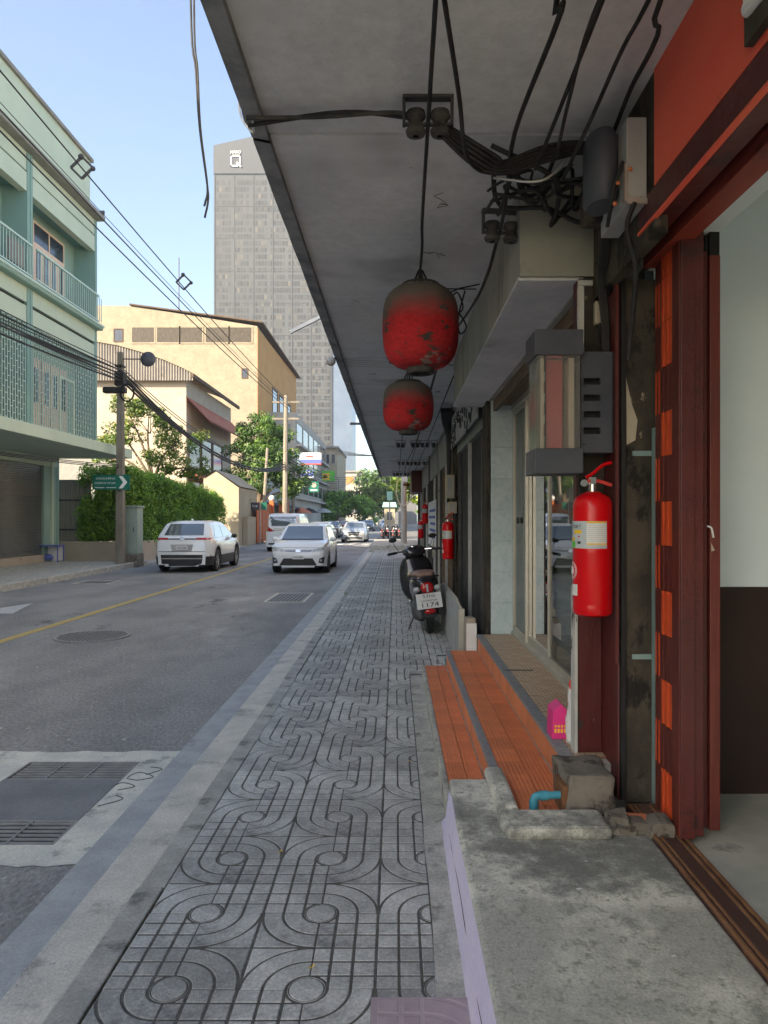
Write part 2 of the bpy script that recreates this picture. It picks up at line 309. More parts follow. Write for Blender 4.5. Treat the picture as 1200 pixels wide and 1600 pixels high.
M['leaf_dark'] = leafmat('mango_leaf', (0.045,0.105,0.027), (0.098,0.195,0.038), (0.270,0.390,0.053))
M['leaf_light'] = leafmat('light_leaf', (0.060,0.108,0.024), (0.144,0.240,0.036), (0.408,0.408,0.060))
M['leaf_lime'] = leafmat('lime_leaf', (.04,.09,.015), (.12,.20,.03), (.34,.40,.05))
M['paintwhite'] = pm('car_white', (.70,.72,.74), (.72,.74,.76), 2, .22, 0, spec=.5, coat=.6)
M['paintsilver'] = pm('car_silver', (.42,.45,.47), (.45,.48,.50), 2, .25, 0, metal=.5, coat=.6)
M['paintdark'] = pm('car_dark', (.03,.032,.04), (.035,.038,.045), 2, .25, 0, coat=.6)
M['paintred'] = pm('car_red', (.22,.03,.04), (.20,.03,.035), 2, .25, 0, coat=.6)
M['carglass'] = pm('car_glass', (.10,.125,.15), (.11,.135,.16), 1, .05, 0, metal=.3, spec=.8, coat=1.)
M['trim'] = pm('car_trim', (.02,.02,.022), (.028,.028,.03), 5, .5)
M['chrome'] = pm('chrome', (.62,.62,.63), None, 3, .18, metal=.9)
M['tail'] = pm('tail_lamp', (.40,.012,.012), (.32,.01,.012), 3, .15, coat=.6)
M['lampglass'] = pm('head_lamp', (.42,.44,.46), (.30,.32,.34), 12, .12, coat=.8)
M['plate'] = pm('number_plate', (.60,.61,.60), (.55,.56,.55), 6, .5)
M['seat'] = pm('brown_seat', (.20,.125,.10), (.26,.17,.14), 6, .45)
M['scooter'] = pm('scooter_black', (.018,.018,.022), (.022,.022,.026), 4, .2, coat=.7)
M['tealroof'] = pm('teal_roof', (.28,.52,.45), (.32,.56,.49), 3, .5)
M['ground'] = pm('ground', (.16,.155,.145), (.20,.19,.175), .2, .95)
M['upperbounce'] = pm('upper_bounce_wall', (0.744,0.696,0.600), (0.816,0.768,0.672), 1, .9)  # unseen upper walls, made pale to bounce sunlight into the street
M['spacer'] = pm('spacer', (.05,.052,.056), (.065,.066,.07), 5, .6)
M['castiron'] = pm('cast_iron', (.19,.19,.19), (.25,.25,.245), 9, .6, .4, 90, stain=((.13,.11,.095), 5, .62, .1))
M['plateiron'] = pm('steel_plate', (.14,.142,.15), (.19,.19,.195), 2.5, .5, .4, 60, metal=.2, stain=((.26,.25,.23), 2.2, .6, .15), grain=(60,.2))
M['kerbstrip'] = pm('kerb_strip', (0.460,0.443,0.393), (0.586,0.550,0.483), 4, .9, .8, 120, stain=((0.307,0.295,0.264), 2.6, .54, .12), stain2=((0.182,0.174,0.161), 6, .66, .06), grain=(80,.25))
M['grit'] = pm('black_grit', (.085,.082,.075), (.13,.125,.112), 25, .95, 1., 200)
M['redhead'] = pm('worn_red_head', (.27,.045,.028), (.19,.032,.022), 3, .55, .6, 30, stain=((.08,.02,.017), 4, .56, .1), stretch=(1,.4,1))
M['casered'] = pm('faded_red_panel', (.42,.07,.06), (.32,.05,.05), 5, .6)
M['hill'] = pm('far_roofs', (0.132,0.138,0.144), (0.162,0.162,0.162), .1, .9)
# special materials
def lantern_mat():
    m = pm('lantern_red', (.48,.020,.024), (.32,.018,.020), 4, .85, .8, 30, stain=((.055,.045,.04), 7, .565, .025), stain2=((.20,.17,.15), 2.6, .60, .03), stretch=(1,1,1.5), grain=(30,.3)); t = m.node_tree; N = t.nodes; L = t.links
    p = N['Principled BSDF']; src = p.inputs['Base Color'].links[0].from_socket
    tc = N.new('ShaderNodeTexCoord'); sx = N.new('ShaderNodeSeparateXYZ'); L.new(tc.outputs['Generated'], sx.inputs[0])
    n = N.new('ShaderNodeTexNoise'); n.inputs['Scale'].default_value = 4; n.inputs['Detail'].default_value = 7; L.new(tc.outputs['Object'], n.inputs['Vector'])
    a = N.new('ShaderNodeMath'); a.operation = 'MULTIPLY_ADD'; a.inputs[1].default_value = .35; L.new(n.outputs[0], a.inputs[0]); L.new(sx.outputs[2], a.inputs[2])
    r = N.new('ShaderNodeMapRange'); r.inputs[1].default_value = .66; r.inputs[2].default_value = .98; L.new(a.outputs[0], r.inputs[0])
    x = N.new('ShaderNodeMix'); x.data_type = 'RGBA'; L.new(r.outputs[0], x.inputs[0]); L.new(src, x.inputs[6]); x.inputs[7].default_value = (.13,.112,.10,1)   # dust settled on the shoulder
    L.new(x.outputs[2], p.inputs['Base Color']); return m
M['lantern'] = lantern_mat()
def mosaic_mat():
    m = pm('mosaic_tile', (.62,.50,.36), (.54,.42,.29), 8, .5, .1, 60, stain=((.30,.22,.15), 5, .58, .1), rand=.05); t = m.node_tree; N = t.nodes; L = t.links
    p = N['Principled BSDF']; src = p.inputs['Base Color'].links[0].from_socket; tc = N.new('ShaderNodeTexCoord')
    b = N.new('ShaderNodeTexBrick'); b.inputs['Scale'].default_value = 9; b.inputs['Mortar Size'].default_value = .035; b.inputs['Color1'].default_value = (0,0,0,1); b.inputs['Color2'].default_value = (.45,.45,.45,1); b.inputs['Mortar'].default_value = (1,1,1,1)
    L.new(tc.outputs['Object'], b.inputs[0]); x = N.new('ShaderNodeMix'); x.data_type = 'RGBA'; L.new(b.outputs[0], x.inputs[0]); L.new(src, x.inputs[6]); x.inputs[7].default_value = (.27,.15,.085,1)
    L.new(x.outputs[2], p.inputs['Base Color']); return m
M['mosaic'] = mosaic_mat()

# ================================================================ SETTING
ZP = .10                                               # right pavement level
g = MB(); g.quad((-420,-160,-.03),(420,-160,-.03),(420,700,-.03),(-420,700,-.03)); tag(g.build('ground', M['ground'], origin=(0,0,-.03)), 'grey brown ground reaching to the horizon', kind='structure')
def strip(x0, x1, ya, yb, z, n=1):
    m = MB()
    for i in range(n):
        a = ya+(yb-ya)*i/n; b = ya+(yb-ya)*(i+1)/n; m.quad((x0,a,z),(x1,a,z),(x1,b,z),(x0,b,z))
    return m
rd = MB(); HX0, HX1, HY0, HY1 = -2.47, -1.725, 3.58, 4.80
for a,b_,c,d in ((-8.95,-30,-1.52,HY0),(-8.95,HY1,-1.52,420),(-8.95,HY0,HX0,HY1),(HX1,HY0,-1.52,HY1)): rd.quad((a,b_,0),(c,b_,0),(c,d,0),(a,d,0))
road = tag(rd.build('road', M['asphalt'], origin=(0,0,0)), 'worn grey asphalt road between two pavements', kind='structure')
# painted markings
mk = MB()
for a, b in ((-10,9.5),(9.5,18),(18,28),(28,46)):
    fa, fb = [-5.30+.0085*max(0,y-8) for y in (a,b)]; mk.quad((fa-.07,a,.004),(fa+.07,a,.004),(fb+.07,b,.004),(fb-.07,b,.004))
tag(mk.build('centre_line', M['yellowline'], parent=road), 'worn solid yellow line along the middle of the road')
ar = MB(); ax, ay = -7.05, 10.2
ar.add([(ax-.09,ay,.004),(ax+.09,ay,.004),(ax+.11,ay+2.1,.004),(ax-.11,ay+2.1,.004)], [(0,1,2,3)])
ar.add([(ax-.42,ay+2.1,.004),(ax+.42,ay+2.1,.004),(ax,ay+3.6,.004)], [(0,1,2)])
tag(ar.build('lane_arrow', M['whiteline'], parent=road), 'worn white lane arrow painted on the road')
zb = MB()
for i in range(9): zb.quad((-8.4+i*.78,44.2,.004),(-8.0+i*.78,44.2,.004),(-8.0+i*.78,46.2,.004),(-8.4+i*.78,46.2,.004))
tag(zb.build('crossing_stripes', M['whiteline'], parent=road), 'faded white crossing stripes across the road')
# gutter, kerb and concrete apron of the right side
tag(strip(-1.52,-1.345,-6,44,.006,1).build('gutter', M['gutter'], origin=(-1.4,0,.006)), 'blue grey concrete gutter strip beside the kerb', kind='structure')
kb = tag(strip(-1.345,-1.05,-6,44,.010,1).build('kerb', M['kerbstrip'], origin=(-1.2,0,.01)), 'pale concrete kerb strip of stone blocks beside the cement tiles', kind='structure')
ks = MB(); ks.prism([(-1.095,.0),(-.973,.0),(-.973,.099),(-1.075,.099),(-1.09,.088)], 'Y', 0, .992)
k0 = ks.build('kerb_stone', M['kerb'], origin=(0,0,0), bevel=.006); k0.parent = kb; k0.location = (1.2,-6,-.01)
for i in range(1, 46):
    c = k0.copy(); COL.objects.link(c); c.parent = kb; c.location = (1.2+random.uniform(-.006,.006), -6+i, -.01-.0015*random.random()-(.055 if 12.0 < -6+i < 14.9 else 0))
ap = MB()
x0, x1, y0, y1 = -4.2, -1.52, 3.36, 5.02; hx0, hx1, hy0, hy1 = -2.47, -1.725, 3.58, 4.80
def ragged(xa, ya, xb, yb, side, n=40):                # patch with one worn, wandering edge
    for i in range(n):
        u, v = i/n, (i+1)/n; q = lambda t: .05*mnoise.noise((t*9+ya*3,1.7,0))+.025*mnoise.noise((t*31,ya,4))
        a, c = xa+(xb-xa)*u, xa+(xb-xa)*v
        if side == 'lo': ap.quad((a,ya+q(u),.004),(c,ya+q(v),.004),(c,yb,.004),(a,yb,.004))
        else: ap.quad((a,ya,.004),(c,ya,.004),(c,yb+q(u*0+v),.004),(a,yb+q(u),.004))
ragged(x0,y0,x1,hy0,'lo'); ragged(x0,hy1,x1,y1,'hi'); ap.quad((x0,hy0,.004),(hx0,hy0,.004),(hx0,hy1,.004),(x0,hy1,.004)); ap.quad((hx1,hy0,.004),(x1,hy0,.004),(x1,hy1,.004),(hx1,hy1,.004))
tag(ap.build('concrete_apron', M['apron'], parent=road), 'pale patch of concrete round the drain cover')
scr = MB()
for q in ([(-1.70,4.06),(-1.60,4.16),(-1.66,4.22)],[(-1.68,4.30),(-1.60,4.36),(-1.70,4.42),(-1.74,4.34)],[(-1.62,4.46),(-1.54,4.52),(-1.66,4.60),(-1.70,4.5),(-1.62,4.46)],[(-1.60,4.56),(-1.53,4.66),(-1.62,4.70)]):
    scr.tube([(p.x,p.y,.005) for p in spline([(a,b,0) for a,b in q], 4)], .0035, 4)
tag(scr.build('scratched_mark', M['iron'], parent=road), 'scrawl scratched into the pale concrete')
dr = thing('drain_cover', 'steel plate drain cover between two barred gratings in pale concrete', 'drain cover', (-2.1,4.2,-.02))
for z0, (a, b) in ((0,(hy1-.33,hy1)),(1,(hy0,hy0+.29))):
    f = MB(); f.box(hx0,a,-.02,hx0+.014,b,.006); f.box(hx1-.014,a,-.02,hx1,b,.006); f.box(hx0+.014,b-.010,-.02,hx1-.014,b,.006); f.box(hx0+.014,a,-.02,hx1-.014,a+.010,.006)
    for k in (1,2): x = hx0+(hx1-hx0)*k/3; f.box(x-.007,a+.010,-.008,x+.007,b-.010,.005)
    fr = f.build('grating_frame', M['castiron'], dr)
    n = 7 if z0 == 0 else 6
    for i in range(n):
        y = a+.03+(b-a-.05)*i/(n-1)*.95; MB().box(hx0+.021,y-.009,-.006,hx1-.021,y+.009,.002).build('grating_bar', M['castiron'], dr)
pl = MB(); pl.box(hx0,hy0+.291,-.02,hx1,hy1-.331,.007); pl.build('steel_plate', M['plateiron'], dr, bevel=.004)
pt = MB(); pt.quad((hx0-.05,hy0-.05,-.028),(hx1+.05,hy0-.05,-.028),(hx1+.05,hy1+.05,-.028),(hx0-.05,hy1+.05,-.028)); pt.build('pit_bottom_shade', M['black'], dr)  # black sheet paints the darkness of the pit below the bars
# round grating in the lane
mh = thing('round_grating', 'round iron grating of parallel bars in the lane', 'manhole', (-4.22,9.9,.004))
rg = MB(); rg.lathe([(.50,.002),(.50,.016),(.455,.016),(.455,.002)], (-4.22,9.9,0), 40); rg.build('ring', M['castiron'], mh, smooth=True)
ds = MB(); ds.lathe([(.455,.0095),(.001,.0095)], (-4.22,9.9,0), 40); ds.build('pit_shade', M['black'], mh)  # black disc lying above the road, painted shade in place of a hole
for i in range(15):
    x = -.42+.06*i; h = math.sqrt(max(.0,.452**2-x*x)); MB().box(-4.22+x-.013,9.9-h,.0098,-4.22+x+.013,9.9+h,.013).build('grating_bar', M['castiron'], mh)
def road_drain(x0, x1, y0, y1, label):
    t = thing('road_drain', label, 'drain cover', ((x0+x1)/2,(y0+y1)/2,.004))
    f = MB(); e = .06
    for a,b,c,d in ((x0-e,y0-e,x1+e,y0),(x0-e,y1,x1+e,y1+e),(x0-e,y0,x0,y1),(x1,y0,x1+e,y1)): f.box(a,b,.001,c,d,.008)
    f.build('surround', M['kerbstrip'], t); MB().box(x0,y0,.001,x1,y1,.0055).build('pit_shade', M['black'], t)  # black slab under the bars paints the shade of the drain hole
    n = int((x1-x0)/.07)
    for i in range(n): x = x0+(x1-x0)*(i+.5)/n; MB().box(x-.017,y0,.0056,x+.017,y1,.0072).build('grating_bar', M['castiron'], t)
road_drain(-2.55,-1.85,14.0,15.6,'rectangular drain grating with pale surround near the kerb')
road_drain(-8.1,-7.3,17.9,18.7,'rectangular drain grating near the far pavement')

# ---- right pavement of patterned cement tiles
pv = tag(strip(-.966,4.5,-6,44,ZP-.012,1).build('pavement', M['grout'], origin=(0,0,ZP-.012)), 'grey cement tile pavement with circles and curved grooves', kind='structure')
PITCH = .4515
def tile_mesh(orient, n, u0=-.5, u1=.5, depth=.0105, gw=.0056, name='paving_tile'):
    nu = max(4, int(n*(u1-u0))); us = np.linspace(u0, u1, nu+1); vs = np.linspace(-.5, .5, n+1); U, V = np.meshgrid(us, vs)
    r1, r2, r3 = .152, .325, .497; rho = np.hypot(U, V); D = np.abs(rho-r1); D = np.minimum(D, np.abs(rho-r1*.86)+.006)
    arc = (U*V > 0) if orient else (U*V <= 0); au, av = np.abs(U), np.abs(V)
    da = np.minimum(np.abs(rho-r2), np.abs(rho-r3)); big = np.where(rho > r1, 0, 9)
    dg = np.minimum.reduce([au+big, np.abs(au-r1)+big, np.abs(au-r2), av+big, np.abs(av-r1)+big, np.abs(av-r2)])
    D = np.minimum(D, np.where(arc, da, dg)); d = D*PITCH
    H = -depth*np.clip((gw-d)/(gw*.42), 0, 1)
    e = np.minimum(np.minimum(U-u0, u1-U), .5-av)*PITCH; H = np.minimum(H, -.010*np.clip(1-e/.0045, 0, 1))
    k = (PITCH-.004)/PITCH; P = np.stack([U*PITCH*k, V*PITCH*k, H], -1).reshape(-1,3)
    w_ = nu+1; I = np.arange(n*nu); r, c = I//nu, I%nu; q = np.stack([r*w_+c, r*w_+c+1, (r+1)*w_+c+1, (r+1)*w_+c], -1)
    me = bpy.data.meshes.new(name); me.from_pydata(P.tolist(), [], q.tolist()); me.polygons.foreach_set('use_smooth', [True]*len(q)); return me
TM = {}
def tmesh(o, n, u0, u1):
    k = (o, n, round(u0,3), round(u1,3))
    if k not in TM: TM[k] = tile_mesh(o, n, u0, u1); TM[k].materials.append(M['tile'])
    return TM[k]
for row in range(-2, 92):
    yc = 2.34+PITCH*row
    if yc > 43.5: break
    n = 210 if yc < 5.2 else (130 if yc < 10 else (80 if yc < 17 else 44))
    cols = [(-.745,-.5,.5,0),(-.2935,-.5,.5,1)]
    cols.append((.158,-.5,-.04,2) if yc < 7.0 else (.158,-.5,.5,2))
    if yc > 7.0: cols.append((.6095,-.5,.16 if yc < 28 else .5,3))
    if yc > 28: cols += [(1.061,-.5,.5,4),(1.5125,-.5,.5,5)]
    for xc, a, b, ci in cols:
        if row == -1 and ci == 2: continue
        o = bpy.data.objects.new('paving_tile', tmesh((ci+row)%2 == 0, n, a, b)); COL.objects.link(o); o.parent = pv
        o.location = (xc, yc, .012+random.uniform(-.0004,.0009)); o.rotation_euler = (random.uniform(-.0015,.0015), random.uniform(-.0015,.0015), random.uniform(-.003,.003))
pk = MB(); me = tile_mesh(True, 120, -.36, .36, .008); me.materials.append(M['pinktile']); po = bpy.data.objects.new('paving_tile', me); COL.objects.link(po); po.parent = pv; po.location = (.083,2.05,.030); po['label'] = 'loose pinkish tile with curved grooves'
sk = MB(); sk.box(-.078,1.826,ZP-.012,.244,2.274,ZP+.0175); so_ = sk.build('tile_bed', M['pinktile'], pv)
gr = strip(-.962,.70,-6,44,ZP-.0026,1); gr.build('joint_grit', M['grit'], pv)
cf = MB()
for i in range(24):                                    # cement fill beside the steps, uneven
    y = -1+8.0*i/24; yb = -1+8.0*(i+1)/24; f = lambda q: .142+.012*mnoise.noise((q*3,0,0))+(.03*mnoise.noise((q*1.1,5,0)) if q < 3.6 else 0)
    cf.quad((f(y),y,ZP+.003),(.262,y,ZP+.005),(.262,yb,ZP+.005),(f(yb),yb,ZP+.003))
cf.build('cement_fill', M['cement'], pv)
lf = MB()
for (px,py,s) in ((439,1331,.012),(489,1512,.013),(640,1190,.008),(607,1000,.01)):
    c = onz(px,py,ZP+.004); 
    for k in range(3): a = k*2.1+px; lf.add([c, c+Vector((math.cos(a)*s, math.sin(a)*s, .006)), c+Vector((math.cos(a+.7)*s*1.3, math.sin(a+.7)*s*1.3, .003))], [(0,1,2)])
tag(lf.build('fallen_petals', M['leafyellow']), 'few small yellow petals scattered on the cement tiles', 'petals', kind='stuff')

# ---- concrete platform in front of the red shop
pf = thing('concrete_platform', 'worn concrete platform with lavender painted side before the red doorway', 'platform', (.6,2,ZP))
p_ = MB(); p_.box(.262,-2,ZP,1.02,3.0,.38); p_.box(.262,3.0,ZP,.53,3.47,.38); p_.build('slab', M['platform'], pf, bevel=.012)
lv = MB(); n = 30
for i in range(n):
    ya, yb = -2+5.62*i/n, -2+5.62*(i+1)/n
    def zz(y): return .374+.004*mnoise.noise((y*6,1,0)) if y < 3.40 else .374-(y-3.40)*1.1
    def xb(y): return .228+.004*mnoise.noise((y*5,3,0))
    lv.quad((xb(ya),ya,ZP),(.258,ya,zz(ya)),(.258,yb,zz(yb)),(xb(yb),yb,ZP))
lv.build('painted_side', M['lavender'], pf, smooth='all')
cr = MB()
for i in range(40):
    y = .6+2.6*i/40; cr.tube([(.2425+.004*mnoise.noise((y*7,0,2)),y,ZP+.13+.03*mnoise.noise((y*2,0,0))),(.2425+.004*mnoise.noise(((y+.065)*7,0,2)),y+.066,ZP+.13+.03*mnoise.noise(((y+.066)*2,0,0)))], .0014, 4)
cr.build('crack', M['grout'], pf)
cb = MB(); cb.box(.435,2.80,.377,.86,3.0,.428); cb.box(.435,3.0,.377,.525,3.50,.432); cbo = cb.build('low_curb', M['platform'], pf, bevel=.02)
def rough(o, amp, sc, sub=3, seed=0):                  # broken masonry: subdivide and push about
    bm = bmesh.new(); bm.from_mesh(o.data); bmesh.ops.subdivide_edges(bm, edges=bm.edges, cuts=sub, use_grid_fill=True)
    for v in bm.verts: p = v.co; d = Vector([mnoise.noise((p.x*sc+seed,p.y*sc+i*7,p.z*sc)) for i in range(3)]); v.co += d*amp
    bm.to_mesh(o.data); bm.free(); return o
rb = thing('broken_masonry', 'broken lump of concrete and brown tile at the foot of the pier', 'masonry', (.82,3.1,.38))
a = MB().box(.735,3.03,.37,.95,3.36,.535).build('stub', M['rubble'], rb); rough(a, .03, 7, 5); a.modifiers.new('s','SUBSURF').render_levels = 1
a = MB().box(.715,3.05,.375,.742,3.2,.50).build('brown_tile', M['rust'], rb, bevel=.004)
for k in range(9):
    x, y, s = .84+.17*random.random(), 2.80+.24*random.random(), .03+.045*random.random()
    a = MB().box(x,y,.372,x+s*1.3,y+s*1.2,.375+s*.9).build('rubble_piece', M['rubble'] if k%3 else M['otile2'], rb); rough(a, s*.45, 9, 2, k)

# ---- tiled steps
st = thing('tiled_steps', 'orange tiled steps with grey nosings leading to the glass doors', 'steps', (.7,5.2,ZP))
b = MB(); b.box(.262,3.47,ZP,.50,6.93,.208); b.box(.50,3.0,ZP,.80,6.90,.358); b.box(.80,3.3,ZP,1.3,6.93,.508); b.build('core', M['cement'], st)
def ribbed(w, l, name, mat, nr):                       # tile with shallow ribs, top at z=0
    m = MB(); n = nr*2; pts = []
    for i in range(n+1): pts.append((w*i/n, 0 if i%2 == 0 else -.0018))
    for i in range(n): m.quad((pts[i][0],0,pts[i][1]),(pts[i+1][0],0,pts[i+1][1]),(pts[i+1][0],l,pts[i+1][1]),(pts[i][0],l,pts[i][1]))
    m.box(0,0,-.010,w,l,-.0022); return m.build(name, mat, origin=(0,0,0))
L0 = .196
def run(x0, w, y0, y1, z, mat, name, nr=6, rot=None):
    t0 = ribbed(w-.003, L0-.004, name, mat, nr); y = y1-L0; first = True
    while y > y0-L0:
        o = t0 if first else t0.copy()
        if not first: COL.objects.link(o)
        o.parent = st; o.location = (x0-ORG[st.name][0], y-ORG[st.name][1], z-ORG[st.name][2]+random.uniform(-.0007,.0007))
        if rot: o.rotation_euler = rot
        first = False; y -= L0
run(.290,.104,3.47,6.92,.218,M['otile'],'tread_tile'); run(.395,.092,3.47,6.92,.218,M['otile'],'tread_tile')
run(.532,.130,3.08,6.90,.368,M['otile'],'tread_tile'); run(.663,.128,3.08,6.90,.368,M['otile'],'tread_tile')
run(.494,.138,3.45,6.90,.216,M['otile2'],'riser_tile',5,(0,R(-90),0)); run(.797,.138,3.2,6.90,.366,M['otile2'],'riser_tile',5,(0,R(-90),0))
def nosing(x0, x1, y0, y1, z):
    y = y0
    while y < y1-.01:
        e = min(y+.60, y1); m = MB(); m.box(x0,y+.0015,z-.014,x1,e-.0015,z+.003); m.build('nosing', M['nosing'], st, bevel=.002); y = e
nosing(.484,.530,3.50,6.90,.367); nosing(.786,.852,3.3,6.93,.517); 
MB().box(.258,3.47,ZP,.288,6.94,.214).build('front_edge', M['cement'], st, bevel=.006)
lt = MB(); lt.box(0,0,-.01,.294,.392,0); l0 = lt.build('landing_tile', M['mosaic'], origin=(0,0,0))
for i in range(9):
    o = l0 if i == 0 else l0.copy()
    if i: COL.objects.link(o)
    o.parent = st; o.location = (.854-ORG[st.name][0], 6.93-.395*(i+1)-ORG[st.name][1], .518-ORG[st.name][2])
MB().box(.80,5.28,.518,1.02,5.292,.524).build('loose_strip', M['iron'], st)
pp = thing('blue_pipe', 'short bent blue plastic pipe lying on the orange step', 'pipe', (.62,3.06,.37))
t = MB(); t.tube(spline([(.60,3.08,.372),(.60,3.08,.43),(.615,3.08,.447),(.66,3.085,.447),(.77,3.09,.45)], 5), .0165, 10); t.build('pipe_run', M['pipe'], pp, smooth=True)
t = MB(); t.tube([(.60,3.08,.39),(.60,3.08,.425)], .021, 10); t.tube([(.625,3.081,.447),(.66,3.085,.447)], .021, 10); t.build('elbow', M['pipe'], pp, smooth=True)
tr = MB(); tr.box(-.05,-.03,0,.05,.03,.012)
dt = thing('small_drain_grate', 'small dark drain grate with a crushed cup beside the lowest step', 'drain', (.42,7.15,ZP))
t = MB(); t.box(.30,7.02,ZP,.52,7.3,ZP+.012); t.build('plate', M['iron'], dt, bevel=.003); t = MB(); t.lathe([(.026,0),(.033,.07),(.030,.07),(.024,.004)], (.43,7.12,ZP+.012), 12); t.build('cup', M['plastic'], dt, smooth=True)
t = MB(); t.tube([(.42,7.2,ZP+.01),(.42,7.2,ZP+.16),(.62,7.25,ZP+.155)], .005, 6); t.build('wire_hook', M['cable'], dt)
bt = thing('blue_tub', 'small blue plastic tub behind the steps', 'tub', (.60,7.5,ZP))
t = MB(); t.lathe([(.001,.004),(.07,.004),(.085,.09),(.09,.095),(.078,.09),(.066,.012),(.001,.012)], (.60,7.35,ZP), 16); t.build('shell', M['pipe'], bt, smooth=True)
t = MB(); t.lathe([(.085,.085),(.095,.088),(.095,.1),(.085,.1)], (.60,7.35,ZP), 16); t.build('rim', M['pipe'], bt)

# ================================================================ RIGHT SHOPHOUSES
ZC, XC, XF = 3.30, -.615, .95                          # soffit level, canopy edge, facade plane
def canopy(t, y0, y1, gap=.012):
    m = MB(); m.box(XC+.075,y0+gap,ZC,XF+.05,y1-gap,ZC+.16); m.build('canopy_slab', M['soffit'], t)
    cr_ = MB(); rr = random.Random(int(y0*10))
    for k in range(5):
        p = [rr.uniform(-.4,.8), rr.uniform(y0+.3,y1-.3)]; pts = []
        for q in range(9): pts.append((p[0],p[1],ZC-.0005)); p[0] += rr.uniform(-.05,.07); p[1] += rr.uniform(-.06,.06)
        cr_.tube(pts, .0022, 4)
    o = cr_.build('plaster_cracks', M['grit'], t); o['kind'] = 'stuff'
    e = MB(); n = max(4, int((y1-y0)/.25))
    for i in range(n):                                 # drip edge, slightly ragged and lower than the soffit
        a = y0+gap+(y1-y0-2*gap)*i/n; b = y0+gap+(y1-y0-2*gap)*(i+1)/n; d = lambda q: .006*mnoise.noise((q*4,0,9))
        da, db = d(a), d(b)
        e.add([(XC+da,a,ZC-.02),(XC+.075,a,ZC-.035),(XC+db,b,ZC-.02),(XC+.075,b,ZC-.035),(XC+da,a,ZC+.24),(XC+db,b,ZC+.24),(XC+.075,a,ZC+.24),(XC+.075,b,ZC+.24)], [(0,1,3,2),(0,2,5,4),(4,5,7,6),(1,6,7,3)])
    e.build('canopy_edge', M['soffit_edge'], t)
def upper(t, y0, y1, top=11.5):
    m = MB(); m.box(XF+.05,y0+.01,ZC+.16,8,y1-.01,top); m.build('unseen_storeys', M['upperbounce'], t)  # unseen block added for shading and bounced light
    for z in (4.6,7.8):
        m = MB(); m.box(XF+.01,y0+.7,z,XF+.049,y1-.7,z+1.4); m.build('window', M['winglass'], t)
# ---- bay 0: red shop
r0 = thing('shophouse', 'shophouse with red wall, folded red doors and open bare room', 'building', (1.5,.6,ZP))
canopy(r0, -6, 3.05); upper(r0, -6, 3.05)
m = MB(); m.box(XF,-2,2.872,XF+.2,2.61,ZC); m.build('red_wall', M['redwall'], r0)
m = MB(); m.box(XF+.004,2.61,2.70,1.0,3.42,ZC); m.build('pier_head', M['darkpier'], r0)
m = MB(); m.box(XF-.002,-2,2.765,XF+.10,2.78,2.870); m.build('beam', M['maroon'], r0, bevel=.006)
m = MB(); m.box(XF-.004,-2,2.752,XF+.012,2.78,2.763); m.build('beam_edge', M['redwall'], r0)
m = MB(); m.box(1.08,-2,2.74,1.17,3.10,2.805); m.build('door_head', M['redhead'], r0, bevel=.004)
m = MB(); m.box(1.05,-2,2.80,1.08,3.1,2.87); m.build('head_recess_shade', M['black'], r0)  # black strip paints the shade of the recess above the door head
m = MB(); m.box(1.17,-2,2.80,1.3,3.3,ZC); m.build('inner_head', M['roomwhite'], r0)
m = MB(); m.box(1.20,3.30,1.332,6.5,3.42,3.4); m.build('room_wall', M['roomwhite'], r0)
m = MB(); m.box(1.20,3.296,.36,6.5,3.42,1.332); m.build('dado', M['roomdado'], r0)
m = MB(); m.box(1.2,-2,3.3,6.5,3.3,3.4); m.build('room_ceiling', M['roomwhite'], r0)
m = MB(); m.box(6.4,-2,.3,6.5,3.3,3.4); m.box(1.2,-2.1,.3,6.5,-2,3.4); m.build('room_back_wall', M['roomwhite'], r0)
m = MB(); m.box(1.15,-2,ZP,6.5,3.3,.372); m.build('room_floor', M['roomfloor'], r0)
m = MB(); m.box(1.021,-2,.33,1.149,3.15,.386); m.build('threshold', M['threshold'], r0, bevel=.003)
for x in (1.026,1.052,1.118,1.142):
    m = MB(); m.box(x-.006,-2,.386,x+.006,3.12,.398 if x in (1.026,1.142) else .393); m.build('threshold_rail', M['rust'], r0, bevel=.002)
# pier: maroon street face, dirty front face
m = MB(); m.box(1.0,3.20,.38,1.24,3.50,2.70); po_ = m.build('pier', [M['maroon']], r0, bevel=.006)
m = MB(); m.box(1.028,3.186,.38,1.165,3.199,2.72); m.build('dirty_pier_face', M['darkpier'], r0)
m = MB(); m.prism([(1.036,1.98),(1.075,2.0),(1.085,2.09),(1.06,2.16),(1.04,2.25),(1.034,2.28)], 'Y', 3.1845, 3.187); m.build('bare_plaster', M['cream'], r0)
for z in (1.02,1.93):
    m = MB(); m.box(1.06,3.176,z,1.15,3.186,z+.022); m.build('cross_strap', M['teal'], r0)
m = MB(); m.box(1.008,3.17,.40,1.028,3.199,2.72); m.build('dark_groove', M['black'], r0)
m = MB(); m.box(.985,3.18,1.0,.999,3.215,2.72); m.build('conduit', M['maroon'], r0)
m = MB(); m.box(.875,3.44,.50,.999,3.50,2.80); m.build('pilaster', M['peel'], r0, bevel=.004)
m = MB(); m.box(.864,3.425,.50,.878,3.50,1.32); m.build('pilaster_edge', M['whitepeel'], r0)
m = MB(); m.box(.88,3.41,1.32,1.0,3.439,2.8); m.build('dark_board', M['darkpier'], r0)
